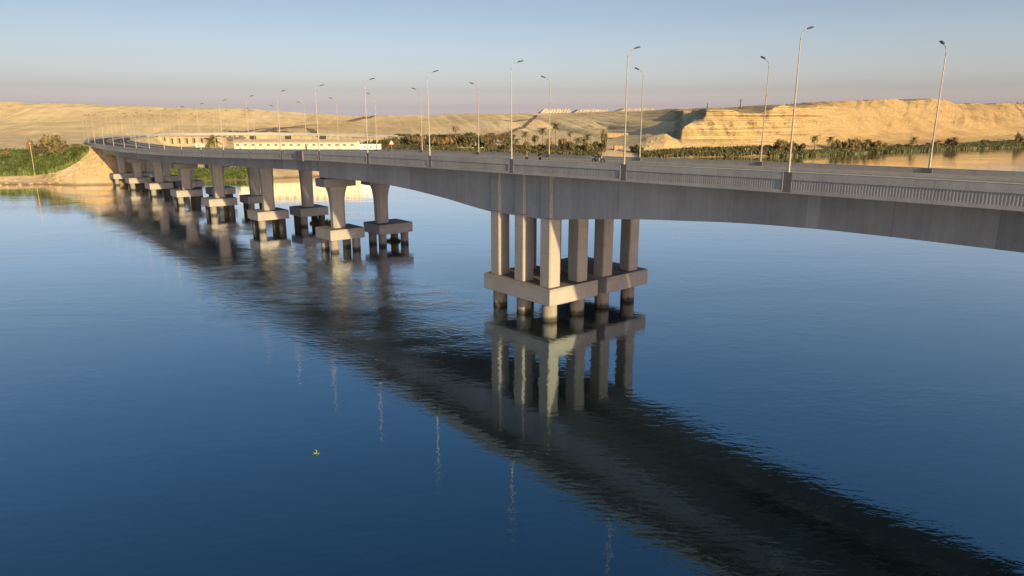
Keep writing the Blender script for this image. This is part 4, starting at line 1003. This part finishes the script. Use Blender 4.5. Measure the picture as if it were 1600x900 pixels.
# brush caught against the piles
def debris(s_, w_, r0, hgt, n, label):
    r_ = random.Random(int(s_)); p = sw(s_, w_); vs = []; fs = []
    for _ in range(n):
        a = r_.uniform(0,6.28); q = r0*math.sqrt(r_.random()); b = Vector((p.x+q*math.cos(a), p.y+q*math.sin(a)*.7, 0)); h = hgt*r_.uniform(.3,1)*(1-.6*q/r0)
        t = b+Vector((r_.uniform(-.4,.4), r_.uniform(-.4,.4), h)); s2 = Vector((r_.uniform(-1,1), r_.uniform(-1,1), 0)).normalized()*.12
        i = len(vs); vs += [b-s2, b+s2, t]; fs.append((i,i+1,i+2))
    tag(mesh_obj('brush_heap', vs, fs, M['leaf_grove']), label, 'driftwood')
debris(166, 77, 3.2, 2.0, 500, 'heap of dark brush caught between the piles under the far row, third pier')
debris(130.5, 77.0, 1.6, 1.6, 200, 'small tuft of brush beside the piles of the far pier next to the main pier')
# floating leaf clump
def floating():
    p = at(493, 709.5, 1); r = ray(493, 709.5); k = CAM_H/-r[2]; p = Vector((r[0]*k, r[1]*k, 0)); mb = MB(); r_ = random.Random(2)
    for _ in range(11):
        a = r_.uniform(0,6.28); L_ = r_.uniform(.15,.42); d = Vector((math.cos(a), math.sin(a), 0)); s2 = Vector((-d.y, d.x, 0))*.045; z = r_.uniform(.02,.12)
        mb.add([p+d*.02+Vector((0,0,.01)), p+d*L_*.5+s2+Vector((0,0,z)), p+d*L_+Vector((0,0,z*.7)), p+d*L_*.5-s2+Vector((0,0,z))], [(0,1,2,3)])
    for q in (0,1): 
        mb.tube([p+Vector((0,0,.02)), p+Vector((.08,.1,.16+q*.03)), p+Vector((.02-.1*q,.16,.30))], [.028,.024,.012], 6)
    tag(mb.build('water_plant', mat('water_plant_leaf', (.30,.36,.08), .5, .3, 6), None), 'small yellow-green plant clump floating on the water at lower left', 'floating plant')
floating()

# ------------------------------------------------------------------ boulders at the water line and on the flats
def boulder_mesh(seed):
    r_ = random.Random(seed); bm = bmesh.new(); bmesh.ops.create_icosphere(bm, subdivisions=2, radius=1)
    for v in bm.verts: v.co *= r_.uniform(.75, 1.15); v.co.z *= .62
    me = bpy.data.meshes.new('boulder'); bm.to_mesh(me); bm.free(); me.materials.append(M['mud_rock']); return me
M['mud_rock'] = mat('pale_rock', (.46,.36,.24), .95, .25, .6, .05)
BM = [boulder_mesh(k) for k in range(4)]
for k in range(70):
    px = rnd.uniform(-20, 165) if k < 50 else rnd.uniform(985, 1060)
    Y = shoreY(px)+(rnd.uniform(-1, 9) if k < 50 else rnd.uniform(45, 75)); g = ground(px, Y)
    o = bpy.data.objects.new('boulder', rnd.choice(BM)); C.objects.link(o); o.location = (g.x, g.y, max(g.z, 0)+.05); z_ = rnd.uniform(.25, .9) if k < 50 else rnd.uniform(.6, 1.8)
    o.scale = (z_*rnd.uniform(.8,1.5), z_, z_*rnd.uniform(.6,1)); o.rotation_euler = (0, 0, rnd.uniform(0, 6.28))
    tag(o, 'small pale boulder among the rocks along the left shore, one of many alike' if k < 50 else 'pale fallen boulder below the mound left of the cliff, one of many alike', 'rock', 'boulders along the left shore' if k < 50 else 'boulders below the cliff end')
